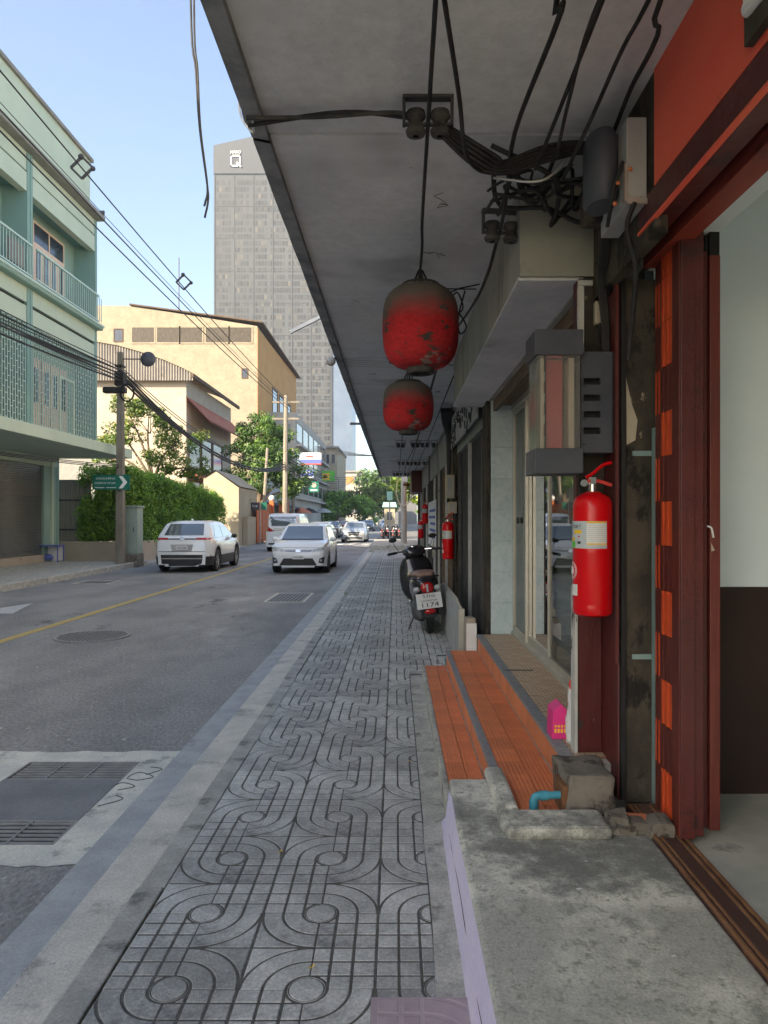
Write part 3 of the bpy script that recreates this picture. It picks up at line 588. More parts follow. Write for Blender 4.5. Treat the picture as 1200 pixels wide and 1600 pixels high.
# steel angle and folded door leaves
m = MB(); m.box(1.143,3.12,.39,1.160,3.17,2.05); m.build('steel_angle', M['teal'], r0); m = MB(); m.box(1.168,3.10,.39,1.186,3.13,2.02); m.build('steel_angle', M['teal'], r0)
fd = MB(); fd.box(1.1250,2.79,.405,1.1650,3.08,2.80); leaf = fd.build('folding_door', M['maroon2'], r0, bevel=.004)
m = MB(); m.box(1.1120,2.785,.40,1.1320,2.862,2.80); m.build('door_stile', M['maroon2'], leaf, bevel=.004); m = MB(); m.box(1.1140,2.772,.398,1.1700,2.7845,2.80); m.build('door_edge', M['maroon'], leaf, bevel=.003)
BH = .186; z = .42; k = 0
while z < 2.74:
    h = min(BH, 2.78-z); 
    for j, (ya, yb, dx) in enumerate(((2.864,2.985,.0),(2.988,3.075,.008))):
        or_ = (k+j)%2 == 0 or (z > 2.3 and j == 0 and k%3 != 1)
        m = MB(); nn = 5
        for i in range(nn):
            a = ya+(yb-ya)*i/nn; c = ya+(yb-ya)*(i+1)/nn; m.box(1.1160+dx+.003*(i%2),a,z+.002,1.1260+dx,c-.002,z+h-.002)
        m.build('door_board', M['orange'] if or_ else M['maroon2'], leaf)
    z += BH; k += 1
m = MB(); m.box(1.1720,2.79,.40,1.2120,2.85,2.80); m.box(1.2120,2.845,.41,1.2500,3.05,2.72); l2 = m.build('folding_door', M['maroon'], r0, bevel=.004)
m = MB(); m.box(1.2520,2.83,.405,1.2950,2.885,2.70); m.build('folding_door', M['maroon2'], r0, bevel=.004)
m = MB(); m.box(1.2600,2.85,2.70,1.3000,2.93,2.83); m.box(1.2450,2.86,2.70,1.3,2.9,2.79); m.build('broken_door_top', M['black'], r0)
for z in (1.0,1.7,1.95,2.2): 
    m = MB(); m.box(1.2135,2.80,z,1.2180,2.835,z+.035); m.build('hinge', M['black'], r0)
m = MB(); m.tube(spline([(1.2220,2.786,1.62),(1.2360,2.78,1.612),(1.2450,2.782,1.575)], 4), .004, 5); m.build('white_hook', M['plastic'], r0)
m = MB(); m.add([(1.2360,2.784,1.555),(1.2520,2.784,1.525),(1.2380,2.784,1.52)], [(0,1,2)]); m.build('paper_scrap', M['cream'], r0)
# sign at the red wall
sg = thing('wall_sign', 'dark sign with white rounded border fixed to the red wall', 'sign', (.93,1.4,2.93))
m = MB(); m.box(.925,.9,2.90,.948,1.885,3.26); m.build('board', M['darkpier'], sg); m = MB()
m.tube(spline([(.92,1.2,2.97),(.92,1.80,2.97),(.92,1.845,3.0),(.92,1.85,3.05),(.92,1.85,3.24)], 6), .016, 8); m.build('white_border', M['white'], sg, smooth=True)
# ---- bay 1: glass-fronted shop
r1 = thing('shophouse', 'shophouse with aluminium sliding glass doors above the orange steps', 'building', (1.5,5.2,ZP))
canopy(r1, 3.05, 7.3); upper(r1, 3.05, 7.3)
m = MB(); m.box(.607,3.46,2.83,.905,7.42,ZC); m.build('sign_beam', [M['beamside']], r1, bevel=.006)
m = MB(); m.box(.603,3.445,2.824,1.03,3.459,ZC-.004); m.build('beam_end', M['beamconc'], r1)
m = MB(); m.box(.60,3.47,2.812,.92,7.42,2.8295); m.build('beam_underside', M['soffit'], r1)
m = MB(); m.box(.92,3.5,2.80,1.05,7.0,ZC); m.build('fascia', M['beamside'], r1)
m = MB(); m.box(.99,3.5,2.755,1.22,7.0,2.81); m.build('wood_trim', M['wood'], r1, bevel=.004); m = MB(); m.box(.955,3.5,2.70,.99,6.95,2.80); m.build('wood_trim', M['wood'], r1)
XD = 1.15
slide = MB().box(XD-.02,3.62,.519,XD+.07,6.94,.553).build('sliding_door', M['alu'], r1, bevel=.003); MB().box(XD-.02,3.62,2.70,XD+.07,6.94,2.755).build('head_rail', M['alu'], slide, bevel=.003)
M['doorglass'] = glass('door_glass', (.74,.82,.80), ior=1.75)
def panel(y0, y1, x):
    f = MB(); wd = .036
    f.box(x,y0,.553,x+.028,y0+wd,2.70); f.box(x,y1-wd,.553,x+.028,y1,2.70); f.box(x+.001,y0+wd,.553,x+.027,y1-wd,.612); f.box(x+.001,y0+wd,2.65,x+.027,y1-wd,2.70)
    f.build('door_frame', M['alu'], slide, bevel=.002)
    g_ = MB(); g_.quad((x+.014,y0+wd,.612),(x+.014,y1-wd,.612),(x+.014,y1-wd,2.65),(x+.014,y0+wd,2.65)); g_.build('pane', M['doorglass'], slide)
panel(3.62,5.36,XD-.005); panel(5.31,6.30,XD+.028); panel(6.26,6.93,XD-.005)
for y in (6.595,6.655):
    m = MB(); m.box(XD-.014,y-.012,1.60,XD-.004,y+.012,1.66); m.build('door_lock', M['black'], slide)
m = MB(); m.box(1.25,3.55,.30,5,6.98,.5); m.build('shop_floor', M['roomfloor'], r1)
m = MB(); m.box(1.25,6.96,.5,5,7.0,2.9); m.box(4.9,3.55,.5,5,6.96,2.9); m.build('shop_wall', M['room'], r1)
m = MB(); m.box(1.24,3.55,2.76,5,6.96,2.9); m.build('shop_ceiling', M['room'], r1)
col = MB(); col.box(.95,6.962,.5,1.15,7.25,2.85); tc_ = col.build('tiled_column', M['cement'], r1)
z = .519
while z < 2.8:
    h = min(.304, 2.81-z); m = MB(); m.box(.932,6.948,z+.0015,1.147,6.96,z+h-.0015); m.build('column_tile', M['btile'], tc_); z += .304
m = MB(); m.box(.90,7.02,.2,.93,7.18,2.85); m.build('column_side', M['darkpier'], r1)
wb = thing('white_stub_wall', 'white painted stub wall at the far end of the steps', 'stub wall', (.75,7.1,ZP))
m = MB(); m.prism([(6.97,ZP),(7.32,ZP),(7.32,.55),(7.22,.655),(6.99,.67)], 'X', .70, .79); m.build('block', M['palewall'], wb, bevel=.012); m = MB(); m.box(.695,6.96,ZP,.795,6.969,.62); m.build('plaster_face', M['white'], wb)
# ---- bay 2 .. 6: further shophouses along the pavement
bays = [(7.3,10.9,'dark folding steel gate and low grey flood board'),(10.9,14.8,'brown ribbed shutter and pale meter box'),(14.8,18.8,'white and blue notice hung on its front'),
        (18.8,23.2,'dark shutter and two fire extinguishers'),(23.2,28.1,'dark red sign box at the end of the canopy')]
for bi, (y0, y1, what) in enumerate(bays):
    t = thing('shophouse', 'shophouse with '+what, 'building', (1.5,(y0+y1)/2,ZP))
    canopy(t, y0, y1); upper(t, y0, y1)
    xw = .90 if bi else .93
    m = MB(); m.box(xw,y0+.14,2.62,1.3,y1-.16,ZC); m.build('head_wall', M['beamside'] if bi%2 else M['beamconc'], t)
    m = MB(); m.box(xw-.02,y1-.16,ZP,1.4,y1+.0-.005,ZC); m.build('pier', M['darkpier'] if bi%2 == 0 else M['cement'], t)
    m = MB(); m.box(xw-.02,y0+.005,ZP,1.4,y0+.14,ZC); m.build('pier', M['darkpier'], t)
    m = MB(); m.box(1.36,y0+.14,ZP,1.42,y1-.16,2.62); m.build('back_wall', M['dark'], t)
    n = int((y1-y0-.3)/.13); g_ = MB()
    for i in range(n):
        a = y0+.15+(y1-y0-.31)*i/n; b = y0+.15+(y1-y0-.31)*(i+1)/n; mid = (a+b)/2
        g_.quad((xw+.12,a,.2),(xw+.05,mid,.2),(xw+.05,mid,2.62),(xw+.12,a,2.62)); g_.quad((xw+.05,mid,.2),(xw+.12,b,.2),(xw+.12,b,2.62),(xw+.05,mid,2.62))
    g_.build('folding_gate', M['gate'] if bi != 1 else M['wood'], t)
    for k in range(3):
        y = y0+.4+(y1-y0-.8)*k/2; m = MB(); m.box(xw+.0,y-.02,ZP,xw+.045,y+.02,2.62); m.build('gate_post', M['galv'] if k == 1 else M['iron'], t)
    m = MB(); m.box(xw-.03,y0+.14,ZP,1.36,y1-.16,.2); m.build('sill', M['cement'], t)
    if bi == 0:
        m = MB(); m.box(.845,7.42,2.70,.865,10.85,3.16); sgn = m.build('awning_sign', M['greyboard'], t)
        random.seed(5)
        for i in range(16):
            y = 7.6+.2*i; m = MB()
            for j in range(4): a = (.842,y+random.uniform(0,.14),random.uniform(2.78,3.08)); m.tube([a,(.842,a[1]+random.uniform(-.1,.1),a[2]+random.uniform(-.14,.14))], .011, 4)
            m.build('sign_stroke', M['inkp'], sgn)
    if bi == 4:
        m = MB(); m.box(.55,24.2,2.55,.98,26.6,3.28); m.build('sign_box', M['maroon'], t)
        m = MB(); m.box(.30,27.2,2.9,.92,27.35,2.98); m.build('bracket', M['rust'], t)
fw = thing('flood_board', 'grey flood board with sloping top and steel end posts before the dark gate', 'barrier', (.7,9,ZP))
m = MB(); m.prism([(7.42,ZP),(10.5,ZP),(10.5,.66),(10.0,.72),(7.9,.745),(7.42,.70)], 'X', .668, .70); m.build('board', M['greyboard'], fw, bevel=.004)
MB().box(.655,7.36,ZP,.715,7.418,.71).build('end_post', M['alu'], fw); MB().box(.655,10.51,ZP,.715,10.56,.68).build('end_post', M['alu'], fw); m = MB(); m.tube([(.684,7.42,.715),(.684,7.9,.76),(.684,10.0,.735),(.684,10.5,.675)], .014, 6); m.build('top_trim', M['alu'], fw)

# ---- fire extinguishers
def extinguisher(loc, rz, label, s=1.0, detail=True):
    t = thing('fire_extinguisher', label, 'extinguisher', loc, rz, 'fire extinguishers hung along the shopfronts', local=True)
    r = .0865*s; H = .545*s
    b = MB(); b.lathe([(.001,.004),(r*.80,.004),(r*.95,.012),(r,.03),(r,.05),(r*.985,.056),(r,.062),(r,.285*s),(r*1.006,.29*s),(r,.295*s),(r,H-.06*s),(r*.97,H-.035*s),(r*.85,H-.014*s),(r*.55,H+.002*s),(r*.30,H+.012*s),(.001,H+.012*s)], (0,0,0), 40)
    b.build('cylinder', M['extred'], t, smooth=True)
    v = MB(); v.lathe([(.017*s,H+.005*s),(.017*s,H+.045*s),(.012*s,H+.05*s),(.001,H+.05*s)], (0,0,0), 14); v.box(-.012*s,-.015*s,H+.045*s,.012*s,.015*s,H+.075*s); va = v.build('valve', M['chrome'], t, smooth=True)
    h = MB(); h.tube(spline([(-.025*s,0,H+.06*s),(.03*s,0,H+.058*s),(.085*s,0,H+.04*s)], 4), .0085*s, 6); h.build('carry_handle', M['redp'], t, smooth=True)
    h = MB(); h.tube(spline([(-.03*s,0,H+.075*s),(.0,0,H+.092*s),(.045*s,0,H+.13*s),(.085*s,0,H+.142*s)], 4), .008*s, 6); h.build('lever', M['extred'], t, smooth=True)
    g_ = MB(); g_.lathe([(.001,0),(.016*s,0),(.016*s,.012*s),(.001,.012*s)], (-.04*s,-.012*s,H+.05*s), 12, axis='Y'); g_.tube([(-.04*s,0,H+.05*s),(0,0,H+.05*s)], .006*s, 6); g_.build('gauge', M['chrome'], t, smooth=True)
    def patch(a0, a1, z0, z1, mat, name, off=.0012, par=None):
        p = MB(); p.lathe([(r+off,z0),(r+off,z1)], (0,0,0), 12, a0=R(a0), a1=R(a1)); return p.build(name, mat, par or t, smooth='all')
    lb = patch(-205,-62,.305*s,.425*s,M['greyp'],'label')
    if detail:
        ORG[lb.name] = (0,0,0)
        patch(-122,-64,.32*s,.415*s,M['white'],'label_text_block',.0018,lb); patch(-122,-64,.417*s,.424*s,M['yellowp'],'label_band',.0018,lb); patch(-122,-64,.322*s,.328*s,M['yellowp'],'label_band',.0026,lb)
        patch(-168,-138,.370*s,.386*s,M['yellowp'],'label_band',.0018,lb); patch(-195,-162,.307*s,.335*s,M['greenp'],'label_band',.0018,lb); patch(-190,-165,.338*s,.352*s,M['yellowp'],'label_band',.002,lb); patch(-150,-143,.355*s,.361*s,M['redp'],'label_dot',.002,lb); patch(-152,-140,.325*s,.336*s,M['inkp'],'label_dot',.002,lb)
        for i in range(9): patch(-119,-68,.334*s+.009*i*s,.3362*s+.009*i*s,M['greyp'],'text_line',.0023,lb)
        me = text_mesh('PORT', .024*s, .0004); me.materials.clear(); me.materials.append(M['inkp'])
        for q in me.vertices:
            a = R(-158)+q.co.x/r; q.co = Vector(((r+.002)*math.cos(a), (r+.002)*math.sin(a), .400*s+q.co.y))
        o = bpy.data.objects.new('lettering', me); COL.objects.link(o); o.parent = lb
        rg_ = MB()                                     # round white emblem on the lower half
        for rr in (.038,.030): 
            pts = [(r+.001, R(-182)+rr*math.cos(q)/r, .205*s+rr*math.sin(q)) for q in [2*math.pi*i/28 for i in range(29)]]
            rg_.tube([(a*math.cos(b_),a*math.sin(b_),c) for a,b_,c in pts], .0014, 4)
        rg_.build('emblem_ring', M['white'], t); 
        for q in (0,1.05,2.1):
            e = MB(); e.tube([((r+.001)*math.cos(R(-182)+k*.016*math.cos(q)/r),(r+.001)*math.sin(R(-182)+k*.016*math.cos(q)/r),.205*s+k*.016*math.sin(q)) for k in (-1,0,1)], .005, 5); e.build('emblem_mark', M['white'], t)
        patch(-205,-153,.095*s,.145*s,M['white'],'paper_tag'); 
    br = MB(); br.box(-.012,r*.98,.18*s,.012,r+.035,.44*s); br.build('bracket', M['iron'], t); return t
extinguisher((.882,3.18,1.213), 0, 'red fire extinguisher with printed label hung on the peeling pier under the sign case')
extinguisher((.775,10.5,1.045), R(10), 'red fire extinguisher with white label on the dark front beside the flood board', 1.0, True)
extinguisher((.845,20.2,1.50), R(10), 'red fire extinguisher hung high beside the white notice', 1.0, False)
extinguisher((.79,22.2,1.02), R(10), 'red fire extinguisher hung low past the white notice', 1.0, False)

# ---- sign case (clear tube sign) and louvred box
lc = thing('sign_case', 'clear upright sign case with faded red panel and slate caps on the pier', 'sign case', (.76,3.25,1.86))
X0, X1, Y0, Y1 = .638, .832, 3.20, 3.42
m = MB(); m.box(X0-.012,Y0-.012,1.852,X1+.012,Y1,1.965); m.build('bottom_cap', M['darkbox'], lc, bevel=.004)
m = MB(); m.box(X0-.012,Y0-.012,2.385,X1+.012,Y1,2.50); m.build('top_cap', M['darkbox'], lc, bevel=.004)
M['case'] = glass('case_plastic', (.93,.92,.88), rough=.12, ior=1.42)
_t = M['case'].node_tree; _x = _t.nodes.new('ShaderNodeMixShader'); _d = _t.nodes.new('ShaderNodeBsdfDiffuse'); _d.inputs[0].default_value = (.60,.60,.60,1); _x.inputs[0].default_value = .16   # clouded plastic
_src = _t.nodes['Material Output'].inputs[0].links[0].from_socket; _t.links.new(_src, _x.inputs[1]); _t.links.new(_d.outputs[0], _x.inputs[2]); _t.links.new(_x.outputs[0], _t.nodes['Material Output'].inputs[0])
m = MB(); m.box(X0,Y0,1.966,X1,Y1-.02,2.384); m.build('clear_cover', M['case'], lc)
m = MB(); m.box(X0+.004,Y1-.05,1.966,X1-.004,Y1-.03,2.384); m.build('back_panel', M['beamconc'], lc)
m = MB(); m.box(X0+.02,Y0+.03,1.97,X0+.036,Y1-.06,2.38); m.box(X1-.045,Y0+.03,1.97,X1-.02,Y1-.06,2.38); m.build('cream_strip', M['cream'], lc)
m = MB(); m.box(X0+.058,Y0+.08,1.97,X1-.062,Y0+.10,2.38); rp = m.build('red_panel', M['casered'], lc)
for i in range(4):
    z = 2.02+.1*i; m = MB(); m.prism([(X0+.042,z),(X0+.064,z+.02),(X0+.046,z+.05),(X0+.06,z+.075)], 'Y', Y0+.11, Y0+.115); m.prism([(X1-.07,z),(X1-.05,z+.03),(X1-.066,z+.07)], 'Y', Y0+.11, Y0+.115); m.build('painted_mark', M['darkbox'] if i%2 else M['maroon2'], lc)
vb = thing('louvred_box', 'slate metal box with four dark slots beside the sign case', 'metal box', (.92,3.35,1.95))
m = MB(); zs = [1.95]; 
for i in range(4): zs += [2.035+.075*i, 2.065+.075*i]
zs.append(2.41)
for i in range(0, len(zs), 2): m.box(.846,3.24,zs[i],.99,3.41,zs[i+1]) 
for i in range(1, len(zs)-1, 2): m.box(.846,3.24,zs[i],.858,3.41,zs[i+1]); m.box(.935,3.24,zs[i],.99,3.41,zs[i+1])
m.build('casing', M['darkbox'], vb); m = MB(); m.box(.858,3.30,2.0,.935,3.405,2.33); m.build('slot_inside', M['black'], vb)
for z in (1.985,2.1,2.25): m = MB(); m.box(.850,3.236,z,.868,3.2398,z+.004); m.build('seam', M['black'], vb)
# ---- electricity meters
mt = thing('meter_board', 'dirty electricity meter with rounded cover on a grey board near the soffit', 'meter', (.9,2.8,2.82))
m = MB(); m.box(.872,2.68,2.84,.949,3.02,3.165); m.build('board', M['greyboard'], mt, bevel=.004); m = MB(); m.box(.863,2.672,2.845,.871,2.70,2.985); m.box(.872,2.672,2.835,.949,2.6795,2.855); m.build('board_trim', M['alu'], mt)
mc = MB(); mc.lathe([(.001,-.13),(.07,-.13),(.085,-.11),(.085,.10),(.07,.125),(.001,.125)], (0,0,0), 24); mo = mc.build('meter_cover', M['darkbox'], origin=(0,0,0), smooth=True); mo.parent = mt; mo.location = (.815-ORG[mt.name][0], 2.83-ORG[mt.name][1], 3.03-ORG[mt.name][2]); mo.scale = (.75,1.2,1.1)
for p_ in ((.885,2.675,2.965),(.845,2.70,2.925),(.84,2.72,2.855)): m = MB(); m.ball(p_, .0085, 0, 8, 6); m.build('seal', M['otile'], mt)
m = MB(); m.tube(spline([(.86,2.69,3.0),(.85,2.69,2.96),(.835,2.71,2.92),(.83,2.73,2.86),(.835,2.8,2.80)], 5), .008, 6); m.tube(spline([(.90,2.675,2.84),(.88,2.70,2.75),(.93,2.75,2.6),(.95,2.9,2.3)], 5), .010, 6); m.build('meter_cable', M['cable'], mt, smooth=True)
sm = thing('small_meter', 'small dirty meter with paper tag beside the beam end', 'meter', (.84,3.05,2.9))
m = MB(); m.box(.80,2.98,2.905,.895,3.10,3.05); m.build('casing', M['darkpier'], sm, bevel=.02); m = MB(); m.box(.812,2.976,2.925,.838,2.9796,2.94); m.build('paper_tag', M['white'], sm)
jb = thing('junction_box', 'small cream junction box on the dark pier above the sign case', 'junction box', (.96,3.38,2.55))
m = MB(); m.box(.945,3.36,2.57,.985,3.40,2.68); m.build('casing', M['cream'], jb, bevel=.006); m = MB(); m.tube(spline([(.965,3.35,2.57),(.95,3.34,2.5),(.97,3.34,2.46),(.975,3.36,2.56)], 5), .006, 6); m.build('loop', M['cable'], jb)
pc = thing('conduit_pipe', 'pale conduit pipe running down the pier to the sign case', 'pipe', (.9,3.4,2.4)); m = MB(); m.box(.87,3.39,2.41,.90,3.405,2.78); m.build('rail', M['whitepeel'], pc); m = MB(); m.box(.87,3.385,2.76,.94,3.405,2.785); m.build('elbow', M['whitepeel'], pc)

# ---- lanterns
def lantern(c, r, h, label):
    t = thing('paper_lantern', label, 'lantern', (c[0],c[1],c[2]-h/2), 0, 'weathered red lanterns under the canopy', local=True)
    b = MB(); prof = []; n = 56
    for i in range(n+1):
        z = -1+2*i/n; k = (1-abs(z)**3.2)**.42 if abs(z) < 1 else 0
        rr = r*(.30+.70*k)*(1+.016*math.cos(i*math.pi)); prof.append((max(rr,.03), h/2+z*h/2))
    b.lathe(prof, (0,0,0), 36); bo = b.build('lantern_body', M['lantern'], t, smooth='all')
    bm = bmesh.new(); bm.from_mesh(bo.data)
    for v in bm.verts:
        d = mnoise.noise((v.co.x*5+c[1],v.co.y*5,v.co.z*6)); f = 1+.025*d
        v.co.x *= f; v.co.y *= f
    bm.to_mesh(bo.data); bm.free()
    e = MB(); e.lathe([(.085*r/.225,.012),(.085*r/.225,-.03),(.07*r/.225,-.035),(.06*r/.225,-.02)], (0,0,0), 24); e.build('bottom_ring', M['dirtwire'], t, smooth=True)
    e = MB(); e.lathe([(.14*r/.225,h-.012),(.11*r/.225,h+.015),(.09*r/.225,h+.01)], (0,0,0), 24); e.build('top_ring', M['dirtwire'], t, smooth=True)
    e = MB(); k = 3.16-(c[2]-h/2)
    for i in range(5): a = i*1.26; e.tube([(.06*math.cos(a),.06*math.sin(a),h),(.012*math.cos(a),.012*math.sin(a),h+.10),(.008*math.cos(a*2),.008*math.sin(a),k)], .006, 5)
    e.build('hanger', M['cable'], t); return t
lantern((.152,4.34,2.815), .228, .50, 'large faded red lantern hanging over the steps, dusty shoulder and torn patch')
lantern((.117,6.5,2.672), .228, .44, 'faded red lantern hanging behind the larger one')

# ---- cables and insulator brackets under the canopy
def cable(pts, r, label, n=5, mat='cable', name='cable', seg=6, kind=None):
    m = MB(); m.tube(spline(pts, n), r, seg); o = m.build(name, M[mat], smooth='all'); return tag(o, label, 'cable', 'cables strung under the canopy')
ZW = 3.17
cable([(.105,-1,ZW),(.115,1.2,ZW),(.118,2.0,ZW+.01),(.126,2.8,ZW),(.135,3.6,ZW-.01),(.15,4.3,ZW-.01),(.13,6.8,ZW),(.13,10.8,ZW),(.12,15,ZW),(.12,20,ZW),(.12,26,ZW)], .008, 'black cable running under the soffit straight over the lanterns')
cable([(.47,-1,ZW),(.475,1.9,ZW+.02),(.49,2.1,ZW-.02),(.47,2.8,ZW),(.50,3.2,3.10),(.515,3.6,3.06),(.53,4.6,3.08),(.42,6.8,ZW),(.42,10.8,ZW),(.40,15,ZW),(.30,20,ZW),(.3,26,ZW)], .009, 'thick black cable running from the soffit past the beam bracket')
cable([(.60,-1,ZW),(.605,1.5,ZW),(.62,2.2,3.20),(.59,2.6,3.12),(.56,2.85,3.05)], .008, 'pair of twisted black cables dropping to the tangle', 6); cable([(.63,-1,ZW),(.625,1.6,ZW+.01),(.585,2.1,3.14),(.60,2.45,3.10),(.61,2.7,3.02)], .007, 'thin slack cable beside the twisted pair')
cable([(.745,-1,ZW),(.745,1.8,ZW),(.735,2.3,ZW),(.72,2.6,3.12),(.68,2.85,3.03)], .008, 'taut black cable close to the red wall'); cable([(.79,-1,3.24),(.80,1.9,3.24),(.83,2.25,3.18),(.86,2.6,3.22),(.88,2.9,3.2)], .009, 'loose cable loop at the corner of the red wall')
cable([(.118,1.95,ZW),(.16,2.15,3.14),(.22,2.45,3.10),(.26,2.65,3.02),(.33,2.85,3.05),(.42,2.95,3.08)], .008, 'slack cable branching from the long cable to the tangle', 6)
yb_ = 2.80
cable([(-.60,2.86,3.262),(-.3,2.84,3.255),(0,yb_,3.25),(.10,yb_,3.22)], .008, 'pale and black cable crossing the soffit to the edge', 5, 'dirtwire'); cable([(-.60,2.90,3.255),(-.2,2.83,3.268),(.10,yb_+.02,3.235)], .009, 'second thin cable crossing the soffit', 5)
for k in range(3): cable([at(374+3*k,150+6*k,2.98),at(374+5*k,170+3*k,2.98),at(380+4*k,190,2.98),at(396,207,2.96),(-.58,2.88,3.262)], .005, 'loose wire looped over the canopy edge', 5, 'plastic' if k != 1 else 'cable')
for k in range(5): cable([(.17,yb_,3.17+.012*k),(.32+.02*k,2.86,3.07+.01*k),(.45,2.9,3.06+.012*k),(.62,2.92,3.12+.015*k),(.78,2.95,3.17+.01*k),(.90,3.0,3.18)], .009, 'thick strand in the bundle between bracket and meters', 5)
random.seed(11)
for k in range(12):                                    # tangle above the beam end
    p = [(.38+.5*random.random(), 2.95+.4*random.random(), 3.02+.2*random.random()) for _ in range(5)]; p.sort()
    cable(p, random.uniform(.006,.013), 'dark cable in the tangle above the beam end', 5)
cable([(.40,2.9,3.04),(.55,2.85,3.0),(.63,2.85,3.03),(.70,2.9,3.12)], .005, 'thin pale wire sagging below the tangle', 6, 'galv')
for k in range(4): cable([(.86+.012*k,3.05,3.05),(.90+.012*k,3.12,2.85),(.93+.01*k,3.25,2.72),(.965+.008*k,3.3,2.5),(.965+.008*k,3.33,2.1)], .008, 'dark cable running down the pier', 5)
cable([(.15,4.34,3.10),(.30,4.3,3.02),(.40,4.35,3.06),(.52,4.4,3.10)], .005, 'thin wire from the lantern cable to the beam', 6); cable([(.15,4.34,3.12),(.26,4.36,2.98),(.36,4.4,2.92),(.42,4.42,2.96),(.38,4.4,3.05),(.33,4.4,2.97),(.40,4.42,2.92),(.44,4.42,2.84),(.40,4.42,2.80),(.39,4.41,2.9),(.43,4.4,3.06)], .005, 'knotted loop of thin wire beside the large lantern', 6); cable([(.17,4.36,3.06),(.5,4.4,3.07)], .004, 'tight thin wire above the large lantern', 4)
def bracket(label):
    t = thing('cable_bracket', label, 'bracket', (0,0,0), 0, 'insulator brackets under the canopy', local=True)
    m = MB(); m.box(-.10,-.02,.085,.10,.02,.10); m.box(-.10,-.012,-.02,-.088,.012,.09); m.box(.088,-.012,-.02,.10,.012,.09); m.box(-.1,-.008,-.02,.1,.008,-.008); m.build('steel_frame', M['iron'], t, bevel=.002)
    for x in (-.048,.048):
        m = MB(); m.lathe([(.012,-.055),(.036,-.05),(.040,-.035),(.024,-.012),(.024,.0),(.040,.02),(.036,.04),(.012,.045)], (x,0,-.005), 16); m.build('insulator', M['dirtwire'], t, smooth=True)
    return t
bk = bracket('double insulator bracket holding the cross cable on the soffit above the pavement'); bk.location = (.127,2.78,3.205)
c = copy_tree(bk); c.location = (.53,3.55,3.09); c.rotation_euler = (0,0,R(8)); c['label'] = 'insulator bracket hanging at the corner of the beam'
rows = [(6.85,(.02,.34,.42),'insulator bracket on the soffit behind the lanterns'),(10.9,(.12,.42),'insulator bracket on the soffit past the steps'),(15,(.11,.42,.62,.86),'insulator bracket in the row of four near the flood board'),(20,(.16,.40,.62,.86),'insulator bracket in the second row along the soffit'),(25,(.0,.14,.40,.62),'insulator bracket in the row at the end of the canopy')]
for y, xs, lab in rows:
    for x in xs:
        c = copy_tree(bk); c.location = (x, y+.1*random.random(), ZW+.04); c['label'] = lab
for x, y0, y1 in ((.42,6.8,26),(.62,7.5,26),(.86,7.5,27)):
    cable([(x,y0,ZW),(x,(y0+y1)/2,ZW-.03),(x,y1,ZW)], .008, 'cable strung between the insulators along the far soffit' if x > .5 else 'cable strung nearest the lanterns along the far soffit')
for k in range(4): cable([(-.6,7.15+.02*k,3.25-.015*k),(-.1,7.1,3.22-.02*k),(.35,7.05,3.22-.015*k),(.6,7.2,3.2)], .0010, 'thick cable crossing the soffit at the second joint')
cable([(-.6,11.0,3.25),(.1,10.9,3.22),(.75,11,3.2)], .0010, 'cable crossing the soffit at the third joint'); 
for k in range(6): cable([(.66+.03*k,10.2,3.22),(.72+.02*k,10.7,3.08),(.80+.01*k,11.0,2.9-.05*k),(.83,11.2,2.4-.1*k)], .02, 'drooping black cable bundle on the far pier')
ed = thing('edge_lamp', 'small lamp fitting fixed at the canopy edge', 'lamp', (-.66,7.2,3.2)); m = MB(); m.ball((-.655,7.2,3.24),(.05,.05,.045)); m.build('lamp_body', M['greyboard'], ed, smooth=True); m = MB(); m.tube([(-.64,7.2,3.26),(-.60,7.2,3.28)], .014); m.build('lamp_arm', M['iron'], ed)
st_ = MB(); st_.bar((-.70,6.6,3.52),(-.98,6.6,3.38),.03); tag(st_.build('steel_stub', M['galv']), 'grey steel bar jutting out from the canopy edge', 'bar')
st_ = MB(); st_.box(-.86,13.4,3.42,-.60,13.46,3.46); tag(st_.build('steel_stub', M['iron']), 'dark bar jutting out from the far canopy edge', 'bar')
# ---- loose wires hanging in the open above the road
for k, off in enumerate((0,.03)):
    cable([(-1.75+off*2,6,9.0),at(298+off*170,0,6),at(306+off*90,110,6),at(312+off*40,200,6),at(324,290,6),at(325-4*k,315,6),at(320-k,340-18*k,6)], .009, 'loose black wire hanging with frayed end over the road' if k == 0 else 'thinner loose wire hanging beside it over the road', 6)

# ---- goods on the landing
pb = thing('pink_box', 'bright pink cardboard box with yellow print on the landing', 'box', (.84,3.70,.518))
m = MB(); m.prism([(.80,.521),(.885,.521),(.885,.66),(.85,.70),(.805,.665)], 'Y', 3.63, 3.76); m.build('carton', M['pink'], pb, bevel=.004)
for i in range(4): m = MB(); m.box(.812+.016*i,3.6265,.555,.822+.016*i,3.6295,.575); m.box(.813+.016*i,3.6265,.583,.823+.016*i,3.6295,.594); m.build('print', M['yellowp'], pb)
gb = MB(); gb.lathe([(.001,0),(.045,.0),(.055,.05),(.05,.18),(.04,.28),(.022,.33),(.028,.38),(.0,.38)], (.915,3.585,.521), 14); bg_ = gb.build('plastic_bag', M['plastic'], smooth='all'); rough(bg_, .016, 14, 1); tag(bg_, 'white plastic bag with green and red print leaning on the pier', 'bag')
m = MB(); m.box(.874,3.522,.54,.886,3.527,.72); m.build('green_print', M['greenbag'], bg_); m = MB(); m.ball((.885,3.55,.82),(.02,.015,.03)); m.build('red_print', M['redp'], bg_, smooth=True)
lit = [(.62,2.42,.012),(.80,2.05,.009),(.45,1.75,.008),(.70,2.62,.007)]
